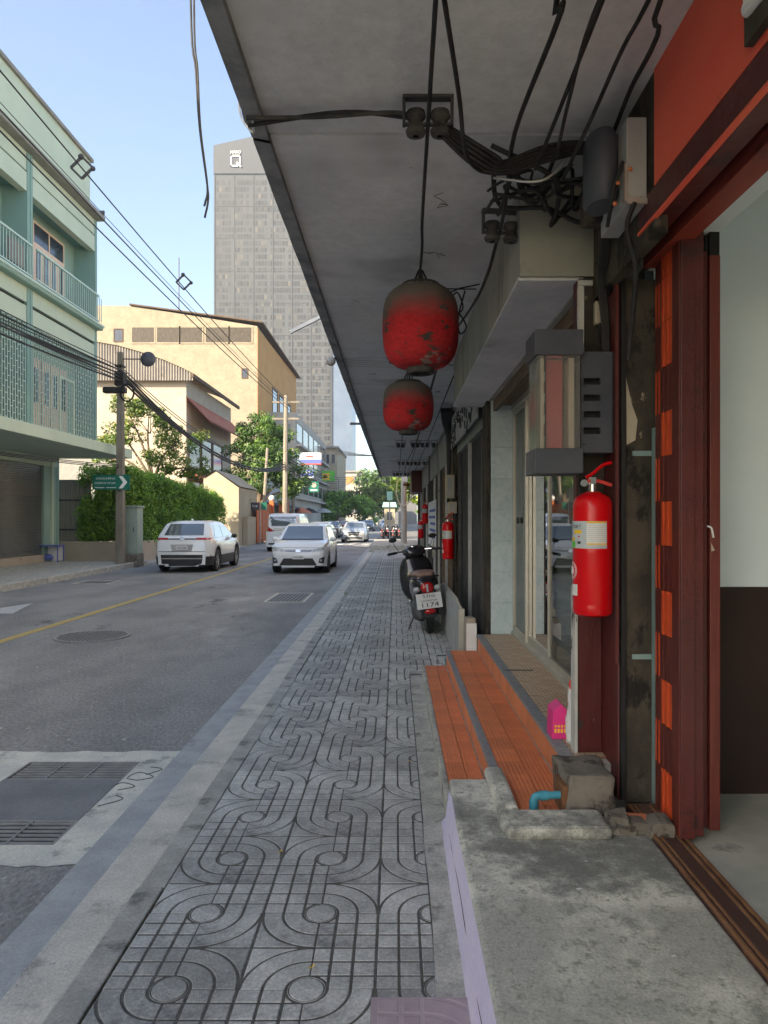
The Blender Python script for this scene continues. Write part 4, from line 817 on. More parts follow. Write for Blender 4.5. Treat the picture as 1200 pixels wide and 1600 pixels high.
for x, y, q in lit: tag(MB().add([(x,y,.3835),(x+q*1.6,y+q*.4,.385),(x+q*1.2,y+q*1.3,.384),(x-q*.3,y+q,.3845)], [(0,1,2,3)]).build('paper_scrap', M['white']), 'tiny white paper scrap lying on the concrete platform', 'paper scrap', 'paper scraps on the platform')
# ---- further wall fittings
for (x,y,z0,z1,d,mat,lab,nm) in ((.80,10.72,1.95,2.30,.12,'cream','cream meter box on the dark pier above the extinguisher','meter_box'),(.84,10.72,1.72,1.90,.09,'cream','small pale switch box under the meter box','switch_box')):
    t = thing(nm, lab, 'box', (x,y,z0)); m = MB(); m.box(x-.05,y-d,z0,x+.08,y,z1); m.build('casing', M[mat], t, bevel=.006); m = MB(); m.box(x-.02,y-d-.004,z0+.04,x+.05,y-d-.0005,z1-.04); m.build('cover', M['greyboard'], t)
nb = thing('hung_notice', 'white notice with blue print hung along the shutter', 'notice', (.86,16.5,1.0)); m = MB(); m.box(.848,14.95,1.0,.858,18.4,2.05); m.build('sheet', M['white'], nb)
for i in range(5): m = MB(); m.box(.843,15.2,1.2+.15*i,.8475,17.9-.3*(i%3),1.26+.15*i); m.build('print', M['bluep'], nb)
wh = thing('coiled_hose', 'pale coiled hose hung under the notice', 'hose', (.82,15.6,.95)); m = MB(); m.tube([(.83,15.6+.16*math.cos(a),.95+.16*math.sin(a)) for a in [i*.45 for i in range(30)]], .016, 6); m.build('coil', M['cream'], wh, smooth=True); m = MB(); m.tube([(.83,15.6,1.1),(.86,15.6,1.2)], .012); m.build('hook', M['iron'], wh)
def loft(mb, secs, seg=16, m=0, pw=2.5):               # rings of superellipses along +Y: (y, cx, cz, rx, rz)
    vs = []; e = 2/pw
    for (y,cx,cz,rx,rz) in secs:
        for k in range(seg):
            a = 2*math.pi*k/seg; ca, sa = math.cos(a), math.sin(a)
            vs.append((cx+rx*math.copysign(abs(ca)**e,ca), y, cz+rz*math.copysign(abs(sa)**e,sa)))
    n = len(secs); fs = [(i*seg+k, i*seg+(k+1)%seg, (i+1)*seg+(k+1)%seg, (i+1)*seg+k) for i in range(n-1) for k in range(seg)]
    fs += [tuple(reversed(range(seg))), tuple((n-1)*seg+k for k in range(seg))]; mb.add(vs, fs, m); return mb
def wheel(par, c, R_, wd, rim=.62, spokes=5, seg=28, name='wheel', face=1):
    m = MB(); h = wd/2; m.lathe([(R_*rim,-h),(R_*.93,-h),(R_,-h*.7),(R_,h*.7),(R_*.93,h),(R_*rim,h)], c, seg, axis='X'); ty = m.build(name, M['black'], par, smooth=True)
    ORG[ty.name] = ORG[par.name]
    r = MB()
    for s in ((-1,1) if face == 0 else (face,)):
        x = s*h*.72; r.lathe([(R_*rim,x+s*.01),(R_*rim*.9,x),(R_*rim*.86,x-s*.02)], c, seg, axis='X'); r.lathe([(R_*.16,x),(.001,x+s*.004)], c, 12, axis='X')
        for i in range(spokes): a = 2*math.pi*i/spokes; d = Vector((0,math.cos(a),math.sin(a))); cc = Vector(c)+Vector((x-s*.006,0,0)); r.bar(cc+d*R_*.1, cc+d*R_*rim*.9, R_*.16, .014)
    r.build('rim', M['galv'], ty, smooth=True); k = MB(); k.lathe([(R_*rim*.98,-h*.3),(.001,-h*.3)], c, seg, axis='X'); k.lathe([(R_*rim*.98,h*.3),(.001,h*.3)], c, seg, axis='X'); k.build('brake_disc', M['trim'], ty); return ty
# ================================================================ SCOOTERS
def scooter(loc, rz, lean, label, full=True):
    t = thing('scooter', label, 'scooter', loc, rz, None, local=True); t.rotation_euler = (0, lean, rz)
    wheel(t, (0,0,.235), .235, .10, .60, 5, face=0); wheel(t, (0,1.27,.235), .235, .09, .60, 5, face=0)
    b = MB(); loft(b, [(-.30,0,.63,.07,.05),(-.25,0,.64,.135,.09),(-.12,0,.645,.165,.115),(.1,0,.63,.175,.13),(.35,0,.58,.17,.16),(.52,0,.50,.14,.19),(.58,0,.45,.10,.16)]); b.build('tail_body', M['scooter'], t, smooth='all')
    b = MB(); loft(b, [(-.24,0,.77,.09,.025),(-.16,0,.775,.13,.038),(.05,0,.77,.145,.045),(.25,0,.755,.15,.045),(.45,0,.745,.13,.04),(.56,0,.73,.08,.03)]); b.build('seat', M['seat'], t, smooth='all')
    b = MB(); b.tube(spline([(-.12,.02,.73),(-.16,-.2,.74),(-.10,-.31,.745),(.10,-.31,.745),(.16,-.2,.74),(.12,.02,.73)], 5), .014, 8); b.build('grab_rail', M['scooter'], t, smooth=True)
    b = MB(); b.box(-.16,.50,.27,.16,.95,.33); b.build('floorboard', M['scooter'], t, bevel=.02)
    b = MB(); loft(b, [(.86,0,.62,.19,.30),(.92,0,.64,.235,.34),(.99,0,.66,.225,.33),(1.06,0,.68,.16,.27),(1.12,0,.68,.08,.18)], 20); b.build('front_apron', M['scooter'], t, smooth='all')
    b = MB(); loft(b, [(.80,0,1.0,.09,.045),(.85,0,1.01,.15,.07),(.95,0,1.02,.16,.085),(1.05,0,1.0,.11,.08),(1.1,0,.99,.05,.04)], 16); hb = b.build('handlebar_cover', M['scooter'], t, smooth='all'); ORG[hb.name] = (0,0,0)
    b = MB(); b.lathe([(.075,.0),(.07,.012),(.001,.016)], (0,.90,1.085), 16); b.build('dial', M['chrome'], hb, smooth=True)
    b = MB(); b.tube(spline([(-.35,.80,1.02),(-.2,.86,1.03),(0,.92,1.03),(.2,.86,1.03),(.35,.80,1.02)], 5), .012, 8); ba = b.build('handlebar', M['chrome'], t, smooth=True); ORG[ba.name] = (0,0,0)
    for s in (-1,1):
        b = MB(); b.tube([(s*.24,.845,1.028),(s*.36,.79,1.02)], .019, 8); b.build('grip', M['black'], ba, smooth=True)
        b = MB(); b.tube(spline([(s*.2,.9,1.03),(s*.26,.94,1.02),(s*.34,.88,1.01)], 4), .007, 5); b.build('brake_lever', M['chrome'], ba)
        if full:
            b = MB(); b.tube(spline([(s*.20,.88,1.04),(s*.24,.88,1.10),(s*.27,.87,1.17)], 4), .006, 6); ms = b.build('mirror_stalk', M['chrome'], t); b = MB(); b.ball((s*.27,.865,1.21),(.055,.014,.035)); b.build('mirror', M['black'], t, smooth=True)
    b = MB(); loft(b, [(-.325,0,.60,.05,.045),(-.315,0,.61,.075,.065),(-.26,0,.625,.085,.075)], 16); tl = b.build('tail_lamp', M['tail'], t, smooth='all'); ORG[tl.name] = (0,0,0)
    b = MB(); b.box(-.012,-.335,.56,.012,-.32,.66); b.build('lamp_strip', M['lampglass'], tl)
    for s in (-1,1): b = MB(); b.ball((s*.125,-.265,.60),(.045,.03,.035)); b.build('turn_lamp', M['lampglass'], t, smooth=True)
    b = MB(); b.prism([(-.30,.56),(-.20,.56),(-.22,.40),(-.36,.24),(-.375,.245),(-.34,.36)], 'X', -.075, .075); b.build('mudguard', M['black'], t, bevel=.01)
    if full:
        b = MB(); b.add([(-.15,-.392,.365),(.15,-.392,.365),(.15,-.352,.55),(-.15,-.352,.55),(-.15,-.386,.363),(.15,-.386,.363),(.15,-.346,.548),(-.15,-.346,.548)], [(0,1,2,3),(7,6,5,4),(0,4,5,1),(1,5,6,2),(2,6,7,3),(3,7,4,0)]); pl_ = b.build('number_plate', M['plate'], t); ORG[pl_.name] = (0,0,0)
        for txt, z, sz, wd in (('1กข',.515,.06,.13),('กรุงเทพมหานคร',.462,.03,.20),('1174',.408,.075,.20)):
            o = lettering(txt, sz, M['inkp'], pl_, (0,-.3945+(z-.365)*.216-.0012,z), '-Y', width=wd); o.rotation_euler = (R(78),0,0)
    b = MB(); b.ball((0,-.375,.325),(.07,.02,.035)); b.build('reflector', M['tail'], t, smooth=True)
    b = MB(); loft(b, [(-.15,-.10,.24,.05,.06),(.1,-.11,.27,.08,.10),(.4,-.08,.30,.09,.11),(.5,-.04,.30,.06,.08)], 12); b.build('engine', M['iron'], t, smooth='all')
    b = MB(); b.tube([(.15,-.28,.30),(.15,.05,.27),(.12,.35,.22)], [.05,.055,.03], 12); b.build('muffler', M['black'], t, smooth=True)
    for s in (-1,1): b = MB(); b.tube([(s*.12,-.02,.25),(s*.115,-.10,.55)], .016, 8); b.build('shock_absorber', M['chrome'], t)
    b = MB(); b.tube(spline([(-.10,.42,.25),(-.20,.32,.10),(-.25,.27,.01)], 3), .012, 6); b.tube([(-.25,.27,.012),(-.29,.24,.008)], .014, 6); b.build('side_stand', M['iron'], t)
    b = MB(); loft(b, [(1.02,0,.43,.05,.05),(1.12,0,.50,.075,.05),(1.30,0,.50,.075,.045),(1.45,0,.42,.06,.04)], 12); b.build('front_fender', M['scooter'], t, smooth='all')
    for s in (-1,1): b = MB(); b.tube([(s*.065,1.27,.235),(s*.06,1.13,.65)], .016, 8); b.build('fork', M['chrome'], t)
    return t
scooter((.47,9.65,ZP), R(4), R(-7), 'black scooter with brown seat and white plate parked by the flood board').scale = (1.1,1.05,1.05)

# ================================================================ CARS
def interp(tab, y): return float(np.interp(y, [a for a,_ in tab], [b for _,b in tab]))
def car(name, label, cat, loc, rz, L, W, prof, belt, axles, Rw, paint, clad=False, tumble=.36, group=None, wheels=True, floor=.20, n=72):
    """front at +Y. prof/belt: height tables along y."""
    t = thing(name, label, cat, loc, rz, group, local=True); hl = L/2; b = MB(); ring = None; rows = []
    ys = sorted(set([round(v,4) for v in list(np.linspace(-hl,hl,n))]+[-hl+.015,hl-.015,-hl+.05,hl-.05]))
    for y in ys:
        q = max(0,(abs(y)-hl+.75)/.75); w_ = W/2*(1-.16*q**2.6); ed = max(0,(abs(y)-hl+.06)/.06); w_ -= .03*ed**2
        top = interp(prof,y); be = min(interp(belt,y), top-.05); zb = floor+.05*q**2; inarch = False
        for ya in axles:
            Ra = Rw*1.17
            if abs(y-ya) < Ra: zb = max(zb, Rw+math.sqrt(Ra*Ra-(y-ya)**2)-.0); inarch = True
        be = max(be, zb+.12); top = max(top, be+.05)
        mid = max(.50, zb+.06); cab = max(0, top-be-.08); rw = w_*.93-tumble*cab
        rows.append([(0,floor),(w_*.70,floor),(w_*.70,max(zb,floor)),(w_*.975,zb),(w_,mid),(w_*.992,(mid+be)/2+.05),(w_*.965,be-.03),(w_*.93,be+.01),((w_*.93*.35+rw*.65),be+(top-be)*.62),(rw,top-.065),(rw*.93,top-.025),(rw*.6,top-.004),(0,top)])
    k = len(rows[0]); allv = []
    for y, r in zip(ys, rows):
        full = [(x,y,z) for x,z in r]+[(-x,y,z) for x,z in reversed(r[1:-1])]; allv.append(full)
    kk = len(allv[0]); vs = [p for f in allv for p in f]; fs = []; ms = []
    for i in range(len(ys)-1):
        for j in range(kk):
            fs.append((i*kk+j, i*kk+(j+1)%kk, (i+1)*kk+(j+1)%kk, (i+1)*kk+j)); jj = j if j < k-1 else kk-1-j
            ms.append(1 if jj <= 2 or (clad and jj == 3) else 0)
    fs += [tuple(range(kk)), tuple(reversed(range((len(ys)-1)*kk, len(ys)*kk)))]; ms += [0,0]
    b.v = vs; b.f = fs; b.m = ms; body = b.build('body', [paint, M['trim']], t, smooth=True); body.data.set_sharp_from_angle(angle=R(50))
    bm = bmesh.new(); bm.from_mesh(body.data); bvh = BVHTree.FromBMesh(bm)
    def patch(pname, corners, axis, mat, off=.006, nu=8, nv=5, par=None, smooth='all'):
        (a,b_,c,d) = corners; m = MB(); pts = []
        for i in range(nv+1):
            for j in range(nu+1):
                u, v = j/nu, i/nv; x = (1-v)*((1-u)*a[0]+u*b_[0])+v*((1-u)*d[0]+u*c[0]); z = (1-v)*((1-u)*a[1]+u*b_[1])+v*((1-u)*d[1]+u*c[1])
                if axis in ('+Y','-Y'): s = 1 if axis == '+Y' else -1; o = Vector((x,s*(hl+1),z)); dr_ = Vector((0,-s,0))
                else: s = 1 if axis == '+X' else -1; o = Vector((s*3,x,z)); dr_ = Vector((-s,0,0))
                h, nn, _, _ = bvh.ray_cast(o, dr_)
                if h is None: h = pts[-1] if pts else Vector((0,0,z)); nn = Vector((0,0,0)); off_ = 0
                if nn.dot(dr_) > 0: nn = -nn
                pts.append(h+nn*off)
        for i in range(nv):
            for j in range(nu): q = i*(nu+1)+j; m.quad(pts[q],pts[q+1],pts[q+nu+2],pts[q+nu+1])
        o = m.build(pname, mat, par or t, smooth=smooth, fix=True); ORG[o.name] = (0,0,0); return o
    if wheels:
        for ya in axles:
            for s in (-1,1): wheel(t, (s*(W/2-.115),ya,Rw), Rw, .215, .66, 5, face=s)
    for s in (-1,1):
        pass
    return t, patch, bvh
def mirrors(t, W, y, z, mat, sz=(.10,.06,.075)):
    for s in (-1,1):
        m = MB(); m.ball((s*(W/2+.055),y,z), sz, 0, 12, 8); m.tube([(s*(W/2-.06),y+.02,z-.05),(s*(W/2+.02),y,z-.03)], .02, 6); m.build('wing_mirror', mat, t, smooth=True)
def sides(patch, rows, mat, zpair):
    for ax in ('+X','-X'):
        for (ya,yb,za,zb_,sa,sb) in rows:               # bottom y-range, heights, top shrink
            patch('side_window', [(ya,za),(yb,za),(yb-sb,zb_),(ya+sa,zb_)], ax, mat)
def seams(patch, ys, z0, z1, hz):
    for ax in ('+X','-X'):
        for y in ys: patch('door_seam', [(y-.006,z0),(y+.006,z0),(y+.006,z1),(y-.006,z1)], ax, M['trim'], .003, 1, 6)
        for y in ys[1:]: patch('door_handle', [(y-.30,hz),(y-.12,hz),(y-.12,hz+.03),(y-.30,hz+.03)], ax, M['chrome'], .018, 3, 1)
def plate(t, y, z, s, w_=.34, h=.11, txt='1กก 208'):
    m = MB(); m.box(-w_/2,y-.006,z-h/2,w_/2,y+.006,z+h/2); p = m.build('number_plate', M['plate'], t, bevel=.004); ORG[p.name] = (0,0,0)
    lettering(txt, h*.6, M['inkp'], p, (0,y+s*.0075,z), '+Y' if s > 0 else '-Y', width=w_*.7)
# white crossover seen from behind
cw, pw_, _ = car('crossover_car', 'white crossover driving away with black lower cladding', 'car', (-6.45,23.6,0), 0, 4.33, 1.79,
    [(-2.165,.98),(-2.12,1.06),(-2.0,1.10),(-1.55,1.50),(-1.2,1.575),(-.4,1.59),(.2,1.55),(.65,1.40),(1.25,1.06),(1.9,.98),(2.1,.86),(2.165,.70)],
    [(-2.165,.99),(-1.9,1.03),(0,.98),(1.2,.95),(2.165,.75)], (-1.32,1.29), .345, M['paintwhite'], clad=True)
pw_('rear_window', [(-.60,1.13),(.60,1.13),(.52,1.48),(-.52,1.48)], '-Y', M['carglass'])
pw_('tail_lamp', [(-.80,1.0),(-.42,1.0),(-.42,1.055),(-.82,1.06)], '-Y', M['tail'], .012); pw_('tail_lamp', [(.42,1.0),(.80,1.0),(.82,1.06),(.42,1.055)], '-Y', M['tail'], .012)
pw_('light_bar', [(-.42,1.005),(.42,1.005),(.42,1.04),(-.42,1.04)], '-Y', M['trim'], .010)
pw_('rear_bumper', [(-.76,.215),(.76,.215),(.83,.55),(-.83,.55)], '-Y', M['trim'], .012); pw_('chrome_strip', [(-.6,.42),(.6,.42),(.62,.45),(-.62,.45)], '-Y', M['chrome'], .02)
pw_('badge', [(-.06,.99),(.06,.99),(.06,1.07),(-.06,1.07)], '-Y', M['chrome'], .018, 2, 2)
plate(cw, -2.178, .76, -1, .36, .13); mirrors(cw, 1.79, .62, 1.06, M['trim'])
sides(pw_, [(-1.50,-.42,1.06,1.42,.35,.02),(-.38,.60,1.06,1.43,.0,.38)], M['carglass'], None)
seams(pw_, (-.95,-.40,.72), .42, 1.0, .86)
pw_('tailgate_seam', [(-.70,.64),(.70,.64),(.70,.655),(-.70,.655)], '-Y', M['trim'], .004, 12, 1); pw_('number_recess', [(-.30,.66),(.30,.66),(.34,.86),(-.34,.86)], '-Y', M['greyboard'], .003)
m = MB(); m.ball((0,-1.05,1.60),(.03,.09,.04)); m.build('roof_fin', M['paintwhite'], cw, smooth=True)
# white hatchback facing us
ch, ph, _ = car('hatchback_car', 'white hatchback driving towards the pavement end with open mouth grille', 'car', (-2.88,23.05,0), math.pi, 4.1, 1.72,
    [(-2.05,.95),(-1.95,1.10),(-1.6,1.40),(-.9,1.49),(-.1,1.50),(.25,1.43),(1.0,1.03),(1.7,.93),(1.95,.82),(2.05,.66)],
    [(-2.05,.96),(0,.95),(1.0,.92),(2.05,.72)], (-1.25,1.28), .31, M['paintwhite'])
ph('windscreen', [(-.64,1.02),(.64,1.02),(.55,1.40),(-.55,1.40)], '+Y', M['carglass']); ph('wiper_cowl', [(-.66,.985),(.66,.985),(.65,1.015),(-.65,1.015)], '+Y', M['trim'], .008)
ph('grille', [(-.56,.26),(.56,.26),(.43,.47),(-.43,.47)], '+Y', M['trim'], .010); ph('upper_grille', [(-.38,.66),(.38,.66),(.42,.715),(-.42,.715)], '+Y', M['trim'], .010); ph('chrome_strip', [(-.40,.675),(.40,.675),(.41,.69),(-.41,.69)], '+Y', M['chrome'], .014)
ph('badge', [(-.07,.65),(.07,.65),(.07,.73),(-.07,.73)], '+Y', M['chrome'], .022, 2, 2)
for s in (-1,1):
    ph('head_lamp', [(s*.42,.655),(s*.76,.70),(s*.72,.80),(s*.43,.725)], '+Y', M['lampglass'], .010); ph('fog_lamp_bezel', [(s*.60,.34),(s*.74,.32),(s*.77,.52),(s*.63,.46)], '+Y', M['trim'], .010); ph('fog_lamp', [(s*.64,.38),(s*.70,.38),(s*.70,.44),(s*.64,.44)], '+Y', M['lampglass'], .020, 2, 2)
plate(ch, 2.065, .50, 1, .34, .115); mirrors(ch, 1.72, .62, 1.0, M['paintwhite'])
sides(ph, [(-1.35,-.30,1.0,1.36,.28,.02),(-.26,.78,1.0,1.37,.0,.50)], M['carglass'], None)
seams(ph, (-.80,-.28,.90), .40, .96, .82); ph('bonnet_seam', [(-.62,.775),(.62,.775),(.62,.783),(-.62,.783)], '+Y', M['trim'], .003, 12, 1)
# white van-like people carrier
cv, pv_, _ = car('people_carrier', 'tall white people carrier with red tail lamps and chrome band', 'van', (-5.55,37.4,0), 0, 4.9, 1.85,
    [(-2.45,1.10),(-2.42,1.55),(-2.30,1.82),(-1.9,1.91),(0,1.92),(.8,1.84),(1.7,1.22),(2.2,1.05),(2.45,.75)], [(-2.45,1.05),(0,1.05),(1.6,1.08),(2.45,.8)], (-1.45,1.5), .34, M['paintwhite'], tumble=.14)
pv_('rear_window', [(-.72,1.28),(.72,1.28),(.64,1.74),(-.64,1.74)], '-Y', M['carglass'])
for s in (-1,1): pv_('tail_lamp', [(s*.40,1.02),(s*.84,.98),(s*.80,1.40),(s*.68,1.20)], '-Y', M['tail'], .012)
pv_('chrome_band', [(-.45,1.06),(.45,1.06),(.45,1.17),(-.45,1.17)], '-Y', M['chrome'], .018); plate(cv, -2.47, .90, -1); pv_('bumper_strip', [(-.7,.36),(.7,.36),(.7,.44),(-.7,.44)], '-Y', M['trim'], .012); mirrors(cv, 1.85, 1.2, 1.2, M['paintwhite'])
sides(pv_, [(-2.1,-.9,1.18,1.66,.1,.02),(-.85,.35,1.18,1.68,0,.02),(.4,1.3,1.18,1.66,0,.4)], M['carglass'], None)
seams(pv_, (-.85,.38,1.35), .42, 1.1, .98)
# saloon type, copied along the street
def saloon(label, loc, rz, paint):
    t, p, _ = car('saloon_car', label, 'car', loc, rz, 4.5, 1.78, [(-2.25,.88),(-2.15,1.02),(-1.55,1.08),(-.9,1.40),(-.1,1.44),(.3,1.38),(1.0,1.02),(1.8,.92),(2.1,.80),(2.25,.64)], [(-2.25,.9),(0,.94),(1,.92),(2.25,.7)], (-1.38,1.36), .32, paint, n=56)
    p('windscreen', [(-.64,1.0),(.64,1.0),(.55,1.34),(-.55,1.34)], '+Y', M['carglass']); p('rear_window', [(-.60,1.10),(.60,1.10),(.53,1.36),(-.53,1.36)], '-Y', M['carglass'])
    p('grille', [(-.34,.48),(.34,.48),(.40,.72),(-.40,.72)], '+Y', M['trim'], .01); p('chrome_strip', [(-.36,.585),(.36,.585),(.37,.615),(-.37,.615)], '+Y', M['chrome'], .016); p('lower_grille', [(-.6,.28),(.6,.28),(.6,.38),(-.6,.38)], '+Y', M['trim'], .01)
    for s in (-1,1): p('head_lamp', [(s*.46,.60),(s*.80,.66),(s*.78,.78),(s*.46,.74)], '+Y', M['lampglass'], .01); p('tail_lamp', [(s*.45,.76),(s*.80,.76),(s*.78,.90),(s*.45,.90)], '-Y', M['tail'], .01)
    plate(t, 2.265, .44, 1); plate(t, -2.265, .66, -1); mirrors(t, 1.78, .65, 1.0, paint)
    sides(p, [(-1.2,-.28,1.0,1.32,.3,.02),(-.24,.80,1.0,1.33,0,.48)], M['carglass'], None); return t
s0 = saloon('silver saloon coming along the road on the sunlit stretch', (-2.85,50.5,0), math.pi, M['paintsilver'])
def far_car(label, loc, rz, paint):
    c = copy_tree(s0); c.location = loc; c.rotation_euler = (0,0,rz); c['label'] = label
    for ch_ in c.children:
        if ch_.name.startswith(('body','wing_mirror')): ch_.data = ch_.data.copy(); ch_.data.materials[0] = paint
    return c
far_car('silver car driving away, half hidden by the white hatchback', (-5.0,48,0), 0, M['paintsilver']); far_car('dark saloon driving away past the people carrier', (-5.6,62,0), 0, M['paintdark']); far_car('dark red saloon driving away behind the dark saloon', (-5.7,75,0), 0, M['paintred'])
far_car('dark blue car parked by the sunlit kerb', (-3.6,92,0), math.pi, M['paintdark']); far_car('white car standing beyond the crossing near the booth', (-1.3,100,0), math.pi, M['paintwhite']); far_car('silver car parked under the far trees', (-5.2,112,0), 0, M['paintsilver'])
# ================================================================ LEFT SIDE
lp = tag(strip(-14,-8.98,-30,24.3,.16,1).build('left_pavement', M['cement'], origin=(-11,0,.16)), 'brown grey pavement before the green shophouse', kind='structure')
k1 = MB(); k1.prism([(-8.98,-.02),(-8.80,-.02),(-8.81,.15),(-8.84,.175),(-8.98,.175)], 'Y', 0, 1.19); ks1 = k1.build('kerb_stone', M['kerb'], origin=(0,0,0), bevel=.012)
for i in range(46):
    o = ks1 if i == 0 else ks1.copy()
    if i: COL.objects.link(o)
    o.parent = lp; o.location = (11+random.uniform(-.012,.012), -30+1.2*i, -.16)
ke = MB(); ke.box(-14,24.3,-.02,-8.85,24.5,.172); ke.build('kerb_end', M['kerb'], lp, bevel=.02)
tag(strip(-14,-8.96,24.5,120,.012,1).build('left_verge', M['cement'], origin=(-11,60,.012)), 'dusty concrete strip beyond the pavement', kind='structure')

# ---- green shophouse row (bays behind the viewer are unseen, added to block the sun)
XG, XL = -10.65, -12.0
def green_bay(y0, y1, label, detail):
    t = thing('shophouse', label, 'building', (-13,(y0+y1)/2,.16))
    def B(n, mat, *bx, par=None, bevel=0):
        m = MB()
        for q in bx: m.box(*q)
        o = m.build(n, M[mat], par or t, bevel=bevel); return o
    XB = -11.40                                        # recessed wall on the balcony
    B('party_wall', 'tgreen', (-19,y1-.15,.16,XL,y1,4.0), (-19,y1-.15,4.0,XG,y1,12.25))
    B('party_wall', 'tgreen', (-19,y0,.16,XL,y0+.12,4.0), (-19,y0,4.0,XG+.02,y0+.12,12.25))
    B('roof', 'cornice', (-19,y0+.12,12.0,XG-.4,y1-.15,12.24)); B('back_wall', 'sgreen', (-19.2,y0,.16,-19,y1,12.2))
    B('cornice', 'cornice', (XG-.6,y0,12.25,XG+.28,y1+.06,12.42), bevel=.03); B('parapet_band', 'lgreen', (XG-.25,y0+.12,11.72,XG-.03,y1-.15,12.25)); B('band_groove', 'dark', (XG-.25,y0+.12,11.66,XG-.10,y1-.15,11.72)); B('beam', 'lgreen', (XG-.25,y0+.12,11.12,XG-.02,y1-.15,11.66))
    B('balcony_soffit', 'tgreen', (XB,y0+.12,11.3,XG-.25,y1-.15,11.4)); B('balcony_wall', 'sgreen', (XB-.2,y0+.12,8.5,XB,y1-.15,11.3))
    B('balcony_slab', 'sgreen', (XB,y0+.0,8.34,XG+.22,y1+.05,8.5), bevel=.05); B('slab_edge', 'railgreen', (XG+.10,y0,8.44,XG+.26,y1+.06,8.53), bevel=.03)
    B('lower_beam', 'lgreen', (XG-.25,y0+.12,7.9,XG-.02,y1-.15,8.34)); B('painted_shade_gap', 'dark', (XG-.25,y0+.12,7.80,XG-.12,y1-.15,7.9)); B('screen_head', 'lgreen', (XG-.25,y0+.12,7.36,XG-.03,y1-.15,7.8))  # dark strip paints the shade between beam and screen head
    B('first_floor_wall', 'sgreen', (XB-.2,y0+.12,4.3,XB,y1-.15,7.36)); B('first_floor_soffit', 'sgreen', (XB,y0+.12,7.36,XG-.25,y1-.15,7.45)); B('floor_slab', 'sgreen', (XB,y0+.12,4.1,XG-.02,y1-.15,4.28))
    B('canopy', 'lgreen', (XL,y0,3.78,-9.40,y1+.02,4.10), bevel=.015)
    B('shop_wall', 'lgreen', (XL-.1,y0+.12,3.46,XL,y1-.15,3.78)); B('shop_side', 'sgreen', (XL-.3,y1-1.05,.16,XL-.02,y1-.15,3.46)); B('door_post', 'lgreen', (XL-.02,y1-.62,.16,XL+.05,y1-.5,3.7)); B('plinth', 'palewall', (XL-.3,y0+.12,.16,XL+.03,y1-1.05,.42))
    if not detail: 
        B('shutter', 'shutter', (XL-.16,y0+.12,.42,XL-.1,y1-1.05,3.46)); return t
    # roller shutter of horizontal slats
    sh = MB(); n = 44
    for i in range(n):
        a = .42+3.04*i/n; b = .42+3.04*(i+1)/n; x = XL-.12; sh.add([(x,y0+.12,a),(x,y1-1.05,a),(x+.022,y0+.12,a+.02),(x+.022,y1-1.05,a+.02),(x+.022,y0+.12,b-.012),(x+.022,y1-1.05,b-.012),(x,y0+.12,b),(x,y1-1.05,b)], [(0,1,3,2),(2,3,5,4),(4,5,7,6)])
    so1 = sh.build('roller_shutter', M['shutter'], t); so1['kind'] = 'stuff'
    hs = MB()
    for r in range(4):
        for c_ in range(int((y1-y0-1.6)/.16)): y = y0+.3+.16*c_+.08*(r%2); hs.box(XL-.099,y,2.42+.1*r,XL-.092,y+.085,2.46+.1*r)
    ho = hs.build('shutter_slots', M['corr'], so1); ho['kind'] = 'stuff'
    # balcony door set and railing
    d0 = y1-2.75
    dr_ = B('balcony_door', 'peach', (XB,d0-.35,8.5,XB+.05,d0+1.75,10.35), (XB,d0-.35,10.95,XB+.05,d0+1.75,11.02), (XB,d0+.67,10.35,XB+.05,d0+.73,10.95), (XB,d0-.35,10.35,XB+.05,d0-.29,10.95), (XB,d0+1.69,10.35,XB+.05,d0+1.75,10.95))
    B('transom_pane', 'winglass', (XB,d0-.29,10.35,XB+.03,d0+.67,10.95), par=dr_); B('transom_pane', 'winglass', (XB,d0+.73,10.35,XB+.03,d0+1.69,10.95), par=dr_)
    for i in range(4):
        y = d0-.22+.52*i; B('door_pane', 'winglass', (XB+.05,y+.06,9.25,XB+.062,y+.30,10.12), par=dr_); B('door_pane', 'winglass', (XB+.05,y+.08,8.75,XB+.062,y+.28,9.1), par=dr_)
    B('handrail', 'railgreen', (XG+.10,y0+.12,9.50,XG+.16,y1-.15,9.56)); B('bottom_rail', 'railgreen', (XG+.11,y0+.12,8.62,XG+.15,y1-.15,8.66))
    rl = MB(); n = int((y1-y0)/.155)
    for i in range(n): y = y0+.2+.155*i; rl.box(XG+.12,y,8.66,XG+.14,y+.02,9.5)
    o = rl.build('balusters', M['railgreen'], t); o['kind'] = 'stuff'
    if y1 < 24: B('air_conditioner', 'corr', (XG+.02,y1-1.25,8.75,XG+.09,y1-.45,9.4))
    # first floor security screen
    sc_ = MB(); n = int((y1-y0-.3)/.13)
    for i in range(n): y = y0+.15+(y1-y0-.32)*i/(n-1); sc_.box(XG-.06,y-.012,4.3,XG-.04,y+.012,7.36)
    rnd = random.Random(3)
    for i in range(n-1):
        for j in range(9):
            y = y0+.15+(y1-y0-.32)*i/(n-1); z = 4.45+.33*j+.16*(i%2); sc_.box(XG-.055,y,z,XG-.045,y+(y1-y0-.32)/(n-1),z+.022)
    o = sc_.build('security_screen', M['railgreen'], t); o['kind'] = 'stuff'
    fr = B('screen_frame', 'lgreen', (XG-.065,y1-1.75,4.3,XG-.025,y1-1.68,6.2), (XG-.065,y1-2.75,4.3,XG-.025,y1-2.68,6.2), (XG-.065,y1-2.68,6.13,XG-.025,y1-1.75,6.2), (XG-.065,y0+.12,7.3,XG-.025,y1-.15,7.36))
